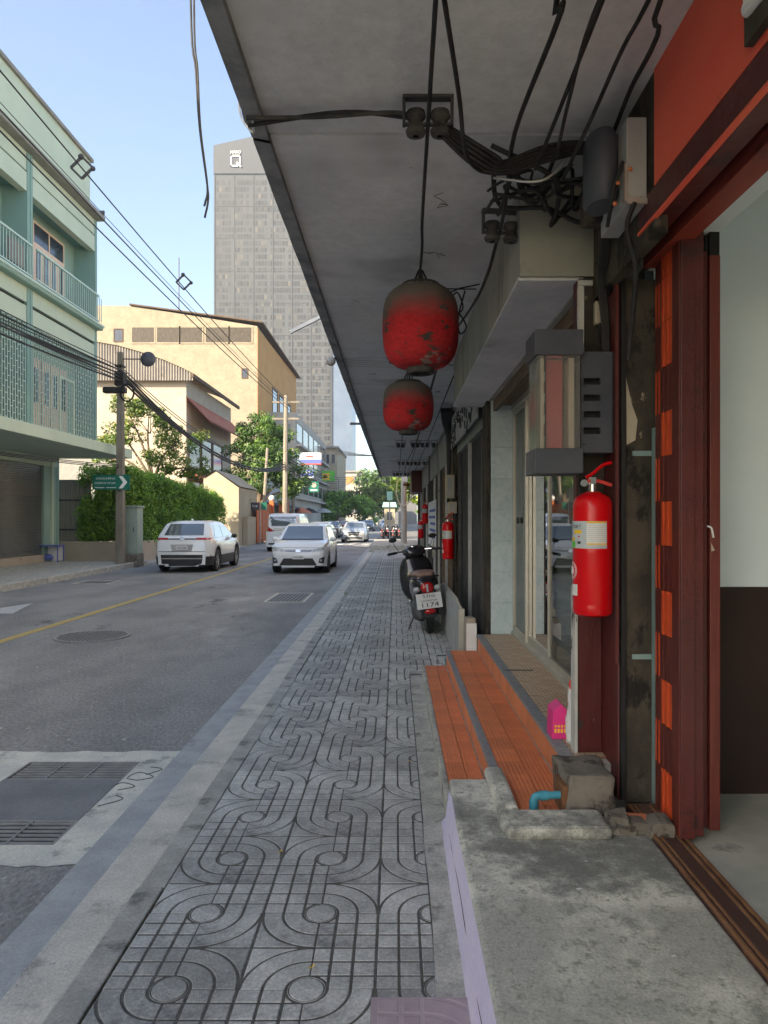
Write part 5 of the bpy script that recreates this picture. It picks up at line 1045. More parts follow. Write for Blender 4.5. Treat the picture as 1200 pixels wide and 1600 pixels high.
    for i in range(4):
        y = y1-3.2+.62*i; B('door_leaf', 'peach', (XB,y,4.3,XB+.06,y+.56,6.7)); B('door_pane', 'winglass', (XB+.06,y+.14,5.3,XB+.07,y+.42,6.4))
    return t
gb1 = green_bay(20.7,25.35,'green shophouse at the row end with balcony door and steel screen', True)
gb0 = green_bay(16.05,20.7,'green shophouse with panel on its balcony rail and rolled shutter', True)
for i in range(6): green_bay(16.05-4.65*(i+1),16.05-4.65*i,'unseen plain green shophouse added to block the sun', False)['group'] = 'unseen green shophouses added to block the sun'  # unseen sun blockers; the row stops where a sun patch can bounce fill
ph_ = thing('roof_house', 'pale green roof room standing on the green shophouse', 'building', (-13,20,12.42)); m = MB(); m.box(-16,12,12.42,-10.75,25.0,14.2); m.build('wall', M['lgreen'], ph_); m = MB(); m.box(-16.1,11.9,14.2,-10.66,25.1,14.32); m.build('coping', M['cornice'], ph_)
bl = MB(); bl.ball((XG+.2,25.3,12.52),(.09,.13,.08)); bl.ball((XG+.2,25.42,12.62),.05); bl.tube([(XG+.2,25.2,12.5),(XG+.2,25.02,12.46)],[.05,.02]); tag(bl.build('pigeon', M['darkbox'], smooth='all'), 'dark pigeon sitting on the cornice corner', 'bird')

# ---- pole with sign, mirror, cabinet
PX, PY = -9.02, 23.3
pl = thing('utility_pole', 'weathered square concrete pole carrying a green arrow sign', 'pole', (PX,PY,.16))
m = MB(); m.add([(PX-.13,PY-.13,.16),(PX+.13,PY-.13,.16),(PX+.13,PY+.13,.16),(PX-.13,PY+.13,.16),(PX-.085,PY-.085,7.1),(PX+.085,PY-.085,7.1),(PX+.085,PY+.085,7.1),(PX-.085,PY+.085,7.1)], [(0,3,2,1),(4,5,6,7),(0,1,5,4),(1,2,6,5),(2,3,7,6),(3,0,4,7)]); m.build('shaft', M['poleold'], pl, bevel=.015)
m = MB(); m.box(PX-.15,PY-.15,6.0,PX+.15,PY+.15,6.45); m.box(PX-.12,PY-.2,6.6,PX+.12,PY+.12,6.66); m.build('clamps', M['dark'], pl)
m = MB(); [m.tube([(PX+.25+.22*math.cos(a)+.01*k,PY-.12,5.75+.28*math.sin(a)) for a in [i*.42 for i in range(16)]], .022, 5) for k in range(3)]; m.build('cable_coil', M['cable'], pl)
m = MB(); m.box(PX-.55,PY-.14,5.75,PX+.2,PY+.1,5.95); m.build('splice_box', M['cable'], pl, bevel=.04)
gs = thing('arrow_sign', 'green direction sign with white arrow and lettering on the concrete pole', 'sign', (-9.6,PY-.2,2.55))
a, b = at(145,742,PY-.2), at(203,765,PY-.2); m = MB(); m.box(a.x,PY-.21,b.z,b.x,PY-.19,a.z); bd = m.build('board', M['signgreen'], gs); yb = PY-.212; cz = (a.z+b.z)/2; h = (a.z-b.z)
m = MB(); x = b.x-.30; m.prism([(x-.06,cz+.42*h),(x+.06,cz+.42*h),(x+.22,cz),(x+.06,cz-.42*h),(x-.06,cz-.42*h),(x+.08,cz)], 'Y', yb-.003, yb); m.build('arrow', M['signwhite'], bd)
lettering('คริสตจักร', .10, M['signwhite'], bd, (a.x+.42,yb-.002,cz+.12), width=.62); lettering('CHURCH OF JAS', .09, M['signwhite'], bd, (a.x+.40,yb-.002,cz-.03), width=.68)
for x0_, x1_ in ((.06,.38),(.44,.76)): m = MB(); m.box(a.x+x0_,yb-.003,cz-.185,a.x+x1_,yb,cz-.165); m.build('rule', M['signwhite'], bd)
cmr = thing('convex_mirror', 'round grey traffic mirror turned away on the pole top', 'mirror', (PX+.5,PY,6.7)); c = at(231,561,PY); m = MB(); m.lathe([(.001,-.10),(.10,-.09),(.2,-.05),(.245,.0),(.25,.02),(.24,.02),(.001,.0)], c, 24, axis='Y'); m.build('dish', M['darkbox'], cmr, smooth='all'); m = MB(); m.tube([(c.x-.1,PY+.02,c.z),(PX+.05,PY,c.z)], .02); m.build('arm', M['iron'], cmr)
cbn = thing('street_cabinet', 'grey green steel street cabinet beside the concrete pole', 'cabinet', (-8.95,24.6,.16)); m = MB(); m.box(-9.28,24.0,.45,-8.72,24.55,2.02); m.build('cabinet_body', M['cabinet'], cbn, bevel=.02); m = MB(); m.box(-9.32,23.96,2.02,-8.68,24.6,2.08); m.build('cap', M['cabinet'], cbn, bevel=.01); m = MB(); m.box(-9.3,23.95,-.02,-8.7,24.58,.45); m.build('plinth', M['rubble'], cbn, bevel=.03); m = MB(); m.box(-9.2,23.988,.6,-8.8,23.999,1.9); m.build('door', M['cabinet'], cbn); m = MB(); m.box(-8.86,23.975,1.2,-8.83,23.988,1.35); m.build('handle', M['iron'], cbn)
lw = thing('garden_wall', 'low white painted wall under the hedge', 'wall', (-10.5,32,0)); m = MB(); m.box(-12.4,26.0,0,-9.75,26.25,.80); m.box(-9.95,26.25,0,-9.72,41,.78); m.build('wall_body', M['palewall'], lw, bevel=.01)
fc = thing('corrugated_fence', 'pale corrugated steel fence beside the green shophouse', 'fence', (-12.4,26.6,.1)); n = 18
for i in range(9): 
    m = MB(); x = -13.1+.19*i
    for j in range(4): m.quad((x+.0475*j,26.6+.03*(j%2),.1),(x+.0475*(j+1),26.6+.03*((j+1)%2),.1),(x+.0475*(j+1),26.6+.03*((j+1)%2),3.1),(x+.0475*j,26.6+.03*(j%2),3.1))
    m.build('sheet', M['corr'], fc)
m = MB(); m.box(-13.1,26.56,2.3,-11.4,26.59,2.36); m.box(-13.1,26.56,1.2,-11.4,26.59,1.26); m.build('rail', M['iron'], fc)
tb = thing('folding_table', 'small white folding table with blue frame beside the shutter', 'table', (-12.1,24.4,.16)); c0 = (-11.95,24.0)
m = MB(); m.box(-12.35,24.1,.70,-11.45,24.6,.74); m.build('table_top', M['bluep'], tb); 
for x in (-12.32,-11.48):
    for y in (24.13,24.57): m = MB(); m.bar((x,y,.16),(x,y,.70),.03); m.build('leg', M['bluep'], tb)
m = MB(); m.box(-12.28,24.56,.2,-11.52,24.58,.68); m.build('back_panel', M['white'], tb); m = MB(); m.ball((-11.9,24.3,.32),(.2,.1,.12)); m.build('blue_bundle', M['bluep'], tb, smooth=True)

# ---- leaves
def leaf_object(name, pts, nrm, size, mat, parent, tone, kind=None):
    n = len(pts); pts = np.asarray(pts); nrm = np.asarray(nrm); s = size*rng.uniform(.6,1.3,n)[:,None]
    t1 = np.cross(nrm, rng.normal(size=(n,3))); t1 /= np.linalg.norm(t1,axis=1)[:,None]+1e-9; t2 = np.cross(nrm, t1); t2 /= np.linalg.norm(t2,axis=1)[:,None]+1e-9
    a = pts+t1*s; b = pts+t2*s*.42+nrm*s*.1; c = pts-t1*s; d = pts-t2*s*.42+nrm*s*.1
    V = np.stack([a,b,c,d],1).reshape(-1,3)-np.array(ORG[parent.name]); Fq = np.arange(4*n).reshape(-1,4)
    me = bpy.data.meshes.new(name); me.from_pydata(V.tolist(), [], Fq.tolist()); at_ = me.attributes.new('tone','FLOAT','FACE'); at_.data.foreach_set('value', np.clip(tone,0,1).astype(np.float32))
    me.materials.append(mat); o = bpy.data.objects.new(name, me); COL.objects.link(o); o.parent = parent; ORG[o.name] = ORG[parent.name]
    if kind: o['kind'] = kind
    return o
def unit(n): v = rng.normal(size=(n,3)); return v/np.linalg.norm(v,axis=1)[:,None]
def clumps(centers, rad, per, flat=.75):
    P = []; N_ = []; T = []
    for c in centers:
        r = rad*rng.uniform(.65,1.25); u = unit(per); rr = rng.uniform(.35,1,per)**.6; P.append(np.array(c)+u*rr[:,None]*r*np.array([1,1,flat])); nn = u+rng.normal(size=(per,3))*.6+np.array([0,0,.35]); N_.append(nn/np.linalg.norm(nn,axis=1)[:,None]); T.append(rng.uniform(.15,.6)+.28*rng.normal(size=per)*.6+.25*u[:,2])
    return np.concatenate(P), np.concatenate(N_), np.concatenate(T)
hd = thing('hedge', 'tall clipped leafy hedge above the low white wall', 'hedge', (-10.6,33,.8))
cs = []
for _ in range(620):
    y = rng.uniform(26.1,40.6); top = 3.45-.040*(y-26)+.22*mnoise.noise((y*1.3,0,0)); z = rng.uniform(.75,top)
    x = -9.85-abs(rng.normal())*.22+.12*mnoise.noise((y*.9,z*.9,3)); cs.append((x,y,z))
for _ in range(330):
    x = rng.uniform(-11.7,-9.9); z = rng.uniform(.8,3.45+.15*mnoise.noise((x*2,4,0)))
    if x < -11.1 and z > 2.3 and rng.uniform() < .8: continue
    cs.append((x,26.3+abs(rng.normal())*.25,z))
for _ in range(200): y = rng.uniform(26.3,40.5); cs.append((rng.uniform(-11.6,-9.9),y,3.38-.040*(y-26)+.12*rng.normal()))
P_, N_, T_ = clumps(cs, .30, 84, .9); leaf_object('foliage', P_, N_, .062, M['leaf_hedge'], hd, T_, 'stuff')
m = MB(); m.box(-11.3,26.7,.8,-10.25,40.3,2.75); m.build('inner_twigs', M['bark'], hd)
def tree(label, base, trunk, limbs, crown, leaf, mat, per, lean=(0,0), name='street_tree', r0=.14):
    t = thing(name, label, 'tree', base); b = Vector(base); top = b+Vector((lean[0],lean[1],trunk))
    m = MB(); m.tube(spline([b,b.lerp(top,.5)+Vector((.08,0,0)),top],5), list(np.linspace(r0,r0*.65,11)), 9)
    cs_ = []
    for (dx,dy,dz,cr,nc) in limbs:
        e = top+Vector((dx,dy,dz)); m.tube(spline([top-Vector((0,0,.2)),top.lerp(e,.5)+Vector((random.uniform(-.2,.2),0,.15)),e],5), list(np.linspace(r0*.55,.02,11)), 7)
        for _ in range(nc): u = unit(1)[0]*rng.uniform(.2,1)**.5*cr; cs_.append((e.x+u[0],e.y+u[1],e.z+u[2]*.75)); 
        for k in range(5): u = unit(1)[0]*cr*.8; m.tube([e.lerp(top,.3),Vector((e.x+u[0],e.y+u[1],e.z+u[2]*.7))], [.025,.008], 5)
    m.build('trunk', M['bark'], t, smooth=True); P_, N_, T_ = clumps(cs_, crown, per); leaf_object('crown', P_, N_, leaf, mat, t, T_); return t
tree('sparse tree with yellowing leaves behind the hedge', (-11.9,34,.0), 3.6, [(-1.6,0,2.2,1.0,14),(-.2,0,3.0,1.0,15),(1.3,.3,1.9,1.1,16),(-1.2,-.3,3.3,.8,10),(.6,0,.9,1.0,14),(1.9,.2,.5,.9,10),(-2.4,0,1.2,.9,10)], .40, .085, M['leaf_light'], 90, (.3,0))
tree('round dark green mango tree overhanging the road', (-10.4,52,.0), 2.9, [(-1.0,0,3.4,1.5,18),(1.2,0,4.0,1.6,20),(.2,-.4,5.3,1.5,18),(-.4,0,4.6,1.5,16),(2.2,.4,1.9,1.3,14),(-1.9,0,1.7,1.2,14),(.6,-.6,1.7,1.5,20),(.8,-.9,3.2,1.5,18),(2.0,-.4,.7,.9,8)], .62, .12, M['leaf_dark'], 130, (.4,0), r0=.22)
tree('sunlit lime green trees at the far bend', (-4.0,128,0), 3, [(-3,0,2,2.6,16),(0,0,3.2,2.6,18),(3,0,2.4,2.6,16),(-5.5,2,1.2,2.2,12),(1.5,-2,.8,2.2,14)], 1.25, .34, M['leaf_lime'], 60, (0,0), r0=.3)
tree('dense green trees beyond the parked cars', (-9.2,112,0), 2, [(-3.4,0,1.2,2.2,14),(0,0,2.0,2.4,16),(3,0,1.4,2.3,16),(4.6,0,.4,1.8,12),(-1.5,-2,.2,2.0,14)], 1.15, .32, M['leaf_hedge'], 60, (0,0), r0=.25)
tree('tall dark tree behind the booth', (-1.5,150,0), 7, [(-4,0,2,3.4,18),(1,0,4,3.6,20),(5,0,2.5,3.4,18),(0,0,-1.5,3.4,16)], 1.6, .42, M['leaf_dark'], 60, (0,0), r0=.35)
tree('lime green tree beside the end of the canopy', (2.2,46,0), 2.4, [(-1.2,0,1.6,1.2,12),(.4,0,2.2,1.3,12),(1.5,0,1.0,1.2,10),(-.6,-.3,.2,1.0,8),(-1.4,0,3.2,.9,8)], .55, .2, M['leaf_lime'], 50)

# ---- buildings behind the hedge
def W(t, wname, x0, y0, z0, x1, y1, z1, axis, mat='winglass', frame='offwhite', par=None, d=.05):
    m = MB()
    if axis == 'Y': m.box(x0,y0-.02,z0,x1,y0-.005,z1); o = m.build(wname, M[mat], t); f = MB(); f.box(x0-d,y0-.06,z0-d,x1+d,y0-.005,z0); f.box(x0-d,y0-.06,z1,x1+d,y0-.005,z1+d); f.box(x0-d,y0-.06,z0,x0,y0-.005,z1); f.box(x1,y0-.06,z0,x1+d,y0-.005,z1)
    else: m.box(x0+.005,y0,z0,x0+.02,y1,z1); o = m.build(wname, M[mat], t); f = MB(); f.box(x0+.005,y0-d,z0-d,x0+.06,y1+d,z0); f.box(x0+.005,y0-d,z1,x0+.06,y1+d,z1+d); f.box(x0+.005,y0-d,z0,x0+.06,y0,z1); f.box(x0+.005,y1,z0,x0+.06,y1+d,z1)
    f.build('window_frame', M[frame], o); return o
yb1 = thing('hall_building', 'large cream brick hall with long louvred windows and ochre side', 'building', (-24,88,0))
YH = 75.0; ga = lambda px, py: at(px,py,YH)
cxr = ga(402,505); m = MB(); m.prism([(-46,0),(cxr.x,0),(cxr.x,cxr.z-.3),(ga(205,478).x,ga(205,478).z),(-46,ga(155,474).z)], 'Y', YH, 104); m.build('hall_wall', M['yellowwall'], yb1)
m = MB(); m.prism([(YH+.02,0),(104,0),(104,22.3),(YH+.02,cxr.z-.5)], 'X', cxr.x+.001, cxr.x+.05); m.build('side_wall', M['ochre'], yb1)
m = MB(); m.prism([(ga(203,478).x,ga(203,477).z),(cxr.x+.6,cxr.z+.0),(cxr.x+.6,cxr.z+.14),(ga(203,478).x,ga(203,477).z+.14)], 'Y', YH-.25, 105); m.build('roof', M['roofbrown'], yb1)
for a, b in ((207,241),(246,280),(282,316),(322,357),(359,393)): p0, p1 = ga(a,535), ga(b,512); W(yb1, 'louvred_window', p0.x, YH, p0.z, p1.x, YH, p1.z, 'Y', 'curtain', 'yellowwall', d=.15)
for a, b, c, d in ((179,191,515,533),(379,386,577,590)): p0, p1 = ga(a,d), ga(b,c); W(yb1, 'window', p0.x, YH, p0.z, p1.x, YH, p1.z, 'Y', 'winglass', 'roofbrown', d=.1)
for y in (84,89,95): W(yb1, 'tall_window', cxr.x+.05, y, 10.5, 0, y+3.2, 17.0, 'X', 'winglass', 'roofbrown', d=.2)
am = MB(); am.tube([(ga(257,0).x,80,24),(ga(257,0).x,80,31)], .06, 5); am.build('roof_mast', M['iron'], yb1)
ww = thing('gabled_house', 'pale house with barrel edged corrugated roof and red window awnings', 'building', (-20,54,0)); YW = 48.0; gw = lambda px, py: at(px,py,YW); xr = gw(291,0).x
m = MB(); m.box(-30,YW,0,xr,61,gw(0,592).z); m.build('house_wall', M['palewall'], ww)
pts_ = [(130,531),(155,537),(190,543),(225,553),(260,565),(290,578),(305,586)]; N_c = 42
co = MB(); px_ = np.linspace(130,305,N_c*2+1)
for i in range(N_c*2):
    a, b = px_[i], px_[i+1]; za = gw(a, np.interp(a,[p[0] for p in pts_],[p[1] for p in pts_])).z; zb_ = gw(b, np.interp(b,[p[0] for p in pts_],[p[1] for p in pts_])).z; zl = gw(0,592).z-.2
    ya, yb = YW-.55+.09*(i%2), YW-.55+.09*((i+1)%2); co.quad((gw(a,0).x,ya,zl),(gw(b,0).x,yb,zl),(gw(b,0).x,yb,zb_),(gw(a,0).x,ya,za))
o = co.build('corrugated_gable', M['corr'], ww); 
rf = MB(); 
for i in range(len(pts_)-1): a, b = gw(*pts_[i]), gw(*pts_[i+1]); rf.quad((a.x,YW-.6,a.z),(b.x,YW-.6,b.z),(b.x,61.5,b.z),(a.x,61.5,a.z))
b = gw(*pts_[-1]); rf.box(b.x-.1,YW-.6,b.z-.25,b.x+.05,61.5,b.z); rf.build('roof', M['roofbrown'], ww)
m = MB(); m.quad((xr,YW-.3,9.9),(xr+1.3,YW+1,8.4),(xr+1.3,61,8.4),(xr,61.5,9.9)); m.quad((xr,YW-.3,9.8),(xr,61.5,9.8),(xr+1.3,61,8.3),(xr+1.3,YW+1,8.3)); m.build('red_awning', M['redroof'], ww)
for z0, z1 in ((5.2,7.4),(1.9,4.2)):
    for y in (48.6,51.8,55.0): W(ww, 'window', xr, y, z0, 0, y+2.7, z1, 'X', 'winglass', 'wood', d=.12)
    m = MB(); m.add([(xr,YW,z0-.2),(xr+.9,YW,z0-.75),(xr+.9,60,z0-.75),(xr,60,z0-.2),(xr,YW,z0-.3),(xr+.9,YW,z0-.85),(xr+.9,60,z0-.85),(xr,60,z0-.3)], [(0,1,2,3),(7,6,5,4),(0,4,5,1),(1,5,6,2),(2,6,7,3)]); m.build('window_awning', M['redroof'], ww)
m = MB(); m.box(-23,YW-.02,3.0,-18.5,YW-.005,7.2); m.build('grey_panel', M['cornice'], ww)
sh_ = thing('cream_shed', 'small cream gabled house beside the orange gate', 'building', (-10.4,44,0)); gg = lambda px, py: at(px,py,42.0)
m = MB(); m.prism([(gg(318,0).x,0),(gg(373,0).x,0),(gg(373,762).x,gg(0,762).z),(gg(337,737).x,gg(0,736).z),(gg(318,748).x,gg(0,748).z)], 'Y', 42, 47.5); m.build('house_wall', M['creamwall'], sh_)
m = MB(); a, b, c = gg(318,747), gg(337,735), gg(374,761); m.add([(a.x,41.9,a.z+.03),(b.x,41.9,b.z+.03),(c.x+.05,41.9,c.z+.03),(a.x,47.6,a.z+.03),(b.x,47.6,b.z+.03),(c.x+.05,47.6,c.z+.03)], [(0,1,4,3),(1,2,5,4)]); m.build('roof', M['corr'], sh_)
m = MB(); m.box(gg(373,0).x+.002,45.2,2.6,gg(373,0).x+.02,45.5,2.9); m.build('vent', M['winglass'], sh_); m = MB(); m.box(-9.26,43,0,-8.95,45.5,1.75); m.build('gate_pier', M['creamwall'], sh_)
og = thing('orange_gate', 'bright orange sheet steel gate beside the cream house', 'gate', (-8.9,48,0))
for i in range(8): m = MB(); m.box(-8.95,45.6+.62*i,.1,-8.88+.02*(i%2),46.2+.62*i,2.65); m.build('panel', M['orangegate'], og, bevel=.01)
m = MB(); m.box(-9.0,50.6,0,-8.7,51.0,2.9); m.build('gate_post', M['orangegate'], og); m = MB(); m.ball((-8.85,50.8,3.1),.22); m.build('globe_lamp', M['white'], og, smooth=True)
og2 = thing('orange_pier', 'orange gate pier with white globe lamp past the orange gate', 'gate pier', (-8.8,57,0)); m = MB(); m.box(-9.3,56.6,0,-8.6,57.3,3.1); m.build('shaft', M['orangegate'], og2); m = MB(); m.ball((-8.95,56.95,3.45),.25); m.build('globe_lamp', M['white'], og2, smooth=True)
bs = thing('hanging_sign', 'small black sign with white lettering above the orange gate', 'sign', (-8.4,43.5,2.1)); a, b = at(392,785,43.5), at(405,797,43.5); m = MB(); m.box(a.x,43.5,b.z,b.x,43.56,a.z); bb_ = m.build('board', M['inkp'], bs); lettering('PUB', .2, M['white'], bb_, ((a.x+b.x)/2,43.49,(a.z+b.z)/2), width=.32); m = MB(); m.tube([(b.x+.05,43.55,0.02),(b.x+.05,43.55,a.z)], .035, 6); m.build('post', M['galv'], bs)
m = MB(); m.box(b.x+.12,43.5,b.z+.02,b.x+.45,43.55,a.z); m.build('green_panel', M['signgreen'], bs)

# ---- mid-distance shop buildings and their signs
mb_ = thing('white_office', 'white office block with ribbon windows above the street signs', 'building', (-17,95,0)); x = -11.3
m = MB(); m.box(-24,80,0,x,116,1.65+166*80/F); m.build('block', M['offwhite'], mb_)
for z0, z1 in ((10.6,12.6),(7.6,9.2),(4.6,6.2)):
    for i in range(6): W(mb_, 'window', x, 81+5.7*i, z0, 0, 86+5.7*i, z1, 'X', 'winglass', 'offwhite', d=.2)
    m = MB(); m.box(x,80,z0-.8,x+.7,115,z0-.55); m.build('ledge', M['offwhite'], mb_)
for z0 in (10.8,7.8): W(mb_, 'window', -13.0, 80, z0, -11.8, 80, z0+1.5, 'Y', 'winglass', 'offwhite', d=.12)
sh2 = thing('grey_shop', 'grey shop with sloping blue white side and dark awning', 'building', (-13,72,0)); m = MB(); m.box(-20,66,0,-12.6,79,5.4); m.build('block', M['cornice'], sh2); m = MB(); m.prism([(66,3.2),(79,3.2),(79,5.4),(66,5.6)], 'X', -12.58, -12.4); m.build('blue_fascia', M['gutter'], sh2); m = MB(); m.add([(-12.6,62,3.3),(-9.9,62,2.7),(-9.9,79,2.7),(-12.6,79,3.3),(-12.6,62,3.2),(-9.9,62,2.6),(-9.9,79,2.6),(-12.6,79,3.2)], [(0,1,2,3),(7,6,5,4),(0,4,5,1),(1,5,6,2),(2,6,7,3)]); m.build('awning', M['dark'], sh2)
def street_sign(pxa, pya, pxb, pyb, Y, label, base, bands, txt=None, tcol='white'):
    a, b = at(pxa,pya,Y), at(pxb,pyb,Y); t = thing('street_sign', label, 'sign', ((a.x+b.x)/2,Y,b.z), 0, 'shop signs hung over the far pavement'); m = MB(); m.box(a.x,Y,b.z,b.x,Y+.12,a.z); bo = m.build('board', M[base], t)
    for (u0,v0,u1,v1,mt_) in bands: m = MB(); m.box(a.x+(b.x-a.x)*u0,Y-.02,b.z+(a.z-b.z)*v0,a.x+(b.x-a.x)*u1,Y-.003,b.z+(a.z-b.z)*v1); m.build('band', M[mt_], bo)
    m = MB(); m.tube([(a.x-.8,Y+.06,(a.z+b.z)/2),(a.x,Y+.06,(a.z+b.z)/2)], .04, 5); m.build('arm', M['galv'], t)
    if txt: lettering(txt, (a.z-b.z)*.3, M[tcol], bo, ((a.x+b.x)/2,Y-.03,b.z+(a.z-b.z)*.33), width=(b.x-a.x)*.7)
    return t, a, b
street_sign(468,707,502,726,78,'grey and violet shop sign with red base band','greyp',[(0,.12,1,.42,'bluep'),(0,0,1,.10,'redp'),(.3,.6,.62,.72,'redp')]); street_sign(469,734,490,747,77,'blue shop sign with white lettering','bluep',[(0,0,1,.18,'white'),(.1,.6,.7,.8,'greyp')]); street_sign(503,736,523,752,100,'lime green and yellow shop sign','greenp',[(.05,.1,.6,.8,'yellowp'),(.1,.3,.4,.6,'orange')])
t_, a, b = street_sign(483,752,498,769,76,'square green sign with pale flower emblem','signgreen',[(.15,.12,.85,.24,'white')]); m = MB(); m.lathe([(.001,-.03),(.28,-.03),(.28,-.004),(.001,-.004)], ((a.x+b.x)/2,76,b.z+(a.z-b.z)*.66), 12, axis='Y'); m.build('emblem', M['cream'], t_)
for i, (px, Y, lab, mat) in enumerate(((470,74,'faded red parasol over a street stall','redroof'),(482,84,'dark parasol over a street stall','dark'),(505,95,'grey parasol over a street stall','greyboard'))):
    c = at(px,798,Y); t = thing('parasol', lab, 'parasol', (c.x,Y,0)); m = MB(); m.lathe([(1.25,c.z-.25),(.6,c.z+.15),(.02,c.z+.35)], (c.x,Y,0), 10); m.build('canopy_cloth', M[mat], t); m = MB(); m.tube([(c.x,Y,.02),(c.x,Y,c.z+.35)], .03, 6); m.build('pole', M['galv'], t)
    t = thing('street_stall', 'low stall counter under the '+lab.split(' over')[0], 'stall', (c.x,Y,0)); m = MB(); m.box(c.x-.8,Y-.5,.5,c.x+.6,Y+.4,1.0); m.build('counter', M[('cream','corr','peach')[i]], t); m = MB(); m.box(c.x-.75,Y-.45,.02,c.x+.55,Y+.35,.5); m.build('base', M['iron'], t)
fwb = thing('white_apartments', 'small white apartment block with balconies at the end of the street', 'building', (-9,158,0)); a, b = at(527,738,150), at(566,738,150); m = MB(); m.box(a.x,150,0,b.x,164,a.z); m.build('block', M['offwhite'], fwb); m = MB(); m.box(a.x-.3,149.6,a.z,b.x+.3,164,a.z+.35); m.build('parapet', M['cornice'], fwb)
for r in range(3):
    for k, u in enumerate((.15,.5,.8)): z0 = a.z-2.4-3.1*r; xx = a.x+(b.x-a.x)*u; W(fwb, 'window', xx-.45-.35*(k == 1), 150, z0, xx+.45+.35*(k == 1), 150, z0+1.5, 'Y', 'ochre' if (k == 1 and r == 0) else 'winglass', 'offwhite', d=.1)
for nm, lab, pa, pb, pt, Y, mat, dep in (('cream_block','cream shop block behind the slim poles',497,527,700,118,'creamwall',20),('grey_block','grey apartment block past the white apartments',566,590,752,175,'offwhite',15)):
    a, b = at(pa,pt,Y), at(pb,pt,Y); t = thing(nm, lab, 'building', ((a.x+b.x)/2,Y+dep/2,0)); MB().box(a.x,Y,0,b.x,Y+dep,a.z).build('block', M[mat], t); MB().box(a.x-.2,Y-.3,a.z,b.x+.2,Y+dep,a.z+.3).build('parapet', M['cornice'], t)
    for r in range(3):
        for k in range(3): x = a.x+(b.x-a.x)*(.1+.3*k); W(t, 'window', x, Y, a.z-2.6-3*r, x+(b.x-a.x)*.18, Y, a.z-1.1-3*r, 'Y', 'winglass', 'offwhite', d=.08)
frb = thing('brown_roofed_block', 'low grey block with brown roof behind the far trees', 'building', (-1,200,0)); m = MB(); m.box(-8,200,0,6,215,10); m.build('block', M['hill'], frb); m = MB(); m.prism([(-9,10),(7,10),(4,13.5),(-6,13.5)], 'Y', 199, 216); m.build('roof', M['tower2'], frb)
# ---- tower
TY = 260.0; ta = at(334,228,TY); tb_ = at(519,228,TY); pk_ = at(397,214,TY); tw = thing('office_tower', 'tall grey stone tower with slanted top and white square letter sign', 'tower', ((ta.x+tb_.x)/2,TY+15,0))
ztop = at(0,330,TY).z
m = MB(); m.prism([(ta.x,0),(tb_.x,0),(tb_.x,ta.z-6),(pk_.x,pk_.z),(ta.x,ta.z)], 'Y', TY, TY+34); m.build('shaft', M['tower'], tw)
m = MB(); zc = at(0,272,TY).z; m.prism([(ta.x+.01,zc),(tb_.x,zc),(tb_.x+.01,ta.z-6.2),(pk_.x,pk_.z+.01),(ta.x+.01,ta.z+.01)], 'Y', TY-.5, TY-.01); m.build('crown_band', M['tower2'], tw)
m = MB(); m.box(tb_.x+.02,TY+.5,0,tb_.x+7.0,TY+30,at(0,560,TY).z+40); m.build('blue_wing', M['bluewall'], tw)
towglass = leafmat('tower_window', (.006,.008,.011), (.034,.038,.043), (.12,.11,.09))
cols_ = 38; rows_ = 48; P0 = []; Fc = []; tn = []; zb0 = 8.0; zt0 = zc-1.5
for r in range(rows_):
    for c_ in range(cols_):
        if c_%6 == 5 and rng.uniform() < .75: continue
        x0_ = ta.x+1.0+(tb_.x-ta.x-1.6)*c_/cols_; x1_ = x0_+(tb_.x-ta.x-1.6)/cols_*.70; z0 = zb0+(zt0-zb0)*r/rows_; z1 = z0+(zt0-zb0)/rows_*.66; k = len(P0)
        P0 += [(x0_,TY-.06,z0),(x1_,TY-.06,z0),(x1_,TY-.06,z1),(x0_,TY-.06,z1)]; Fc.append((k,k+1,k+2,k+3)); tn.append(float(np.clip(rng.normal(.45,.17)+(.5 if rng.uniform() < .05 else 0)-(.45 if rng.uniform() < .05 else 0),0,1)))
g0 = ORG[tw.name]; me = bpy.data.meshes.new('tower_windows'); me.from_pydata([(p[0]-g0[0],p[1]-g0[1],p[2]-g0[2]) for p in P0], [], Fc); aa = me.attributes.new('tone','FLOAT','FACE'); aa.data.foreach_set('value', tn); me.materials.append(towglass); o = bpy.data.objects.new('windows', me); COL.objects.link(o); o.parent = tw; o['kind'] = 'stuff'
for c_ in range(7): x0_ = ta.x+.5+(tb_.x-ta.x-1.2)*c_/6; m = MB(); m.box(x0_-.14,TY-.2,0,x0_+.14,TY-.02,zc); m.build('fin', M['tower'], tw)
for z in np.linspace(10,zc,11): m = MB(); m.box(ta.x,TY-.12,z-.14,tb_.x,TY-.021,z+.14); m.build('floor_band', M['tower'], tw)
qa, qb = at(361,244,TY), at(377,262,TY); m = MB(); yy = TY-.9; e = .32
m.box(qa.x,yy,qb.z,qa.x+e*1.6,yy+.3,qa.z); m.box(qa.x,yy,qa.z-e*1.6,qb.x,yy+.3,qa.z); m.box(qb.x-e*1.6,yy,qb.z+1.0,qb.x,yy+.3,qa.z); m.box(qa.x,yy,qb.z,qb.x-1.0,yy+.3,qb.z+e*1.6); m.bar((qb.x-1.5,yy+.1,qb.z+1.5),(qb.x+.1,yy+.1,qb.z-.05),.5); m.build('letter_q', M['white'], tw)
lettering('HARO', 1.6, M['white'], tw, ((qa.x+qb.x)/2,yy+.1,qa.z+1.0), width=(qb.x-qa.x), depth=.1)

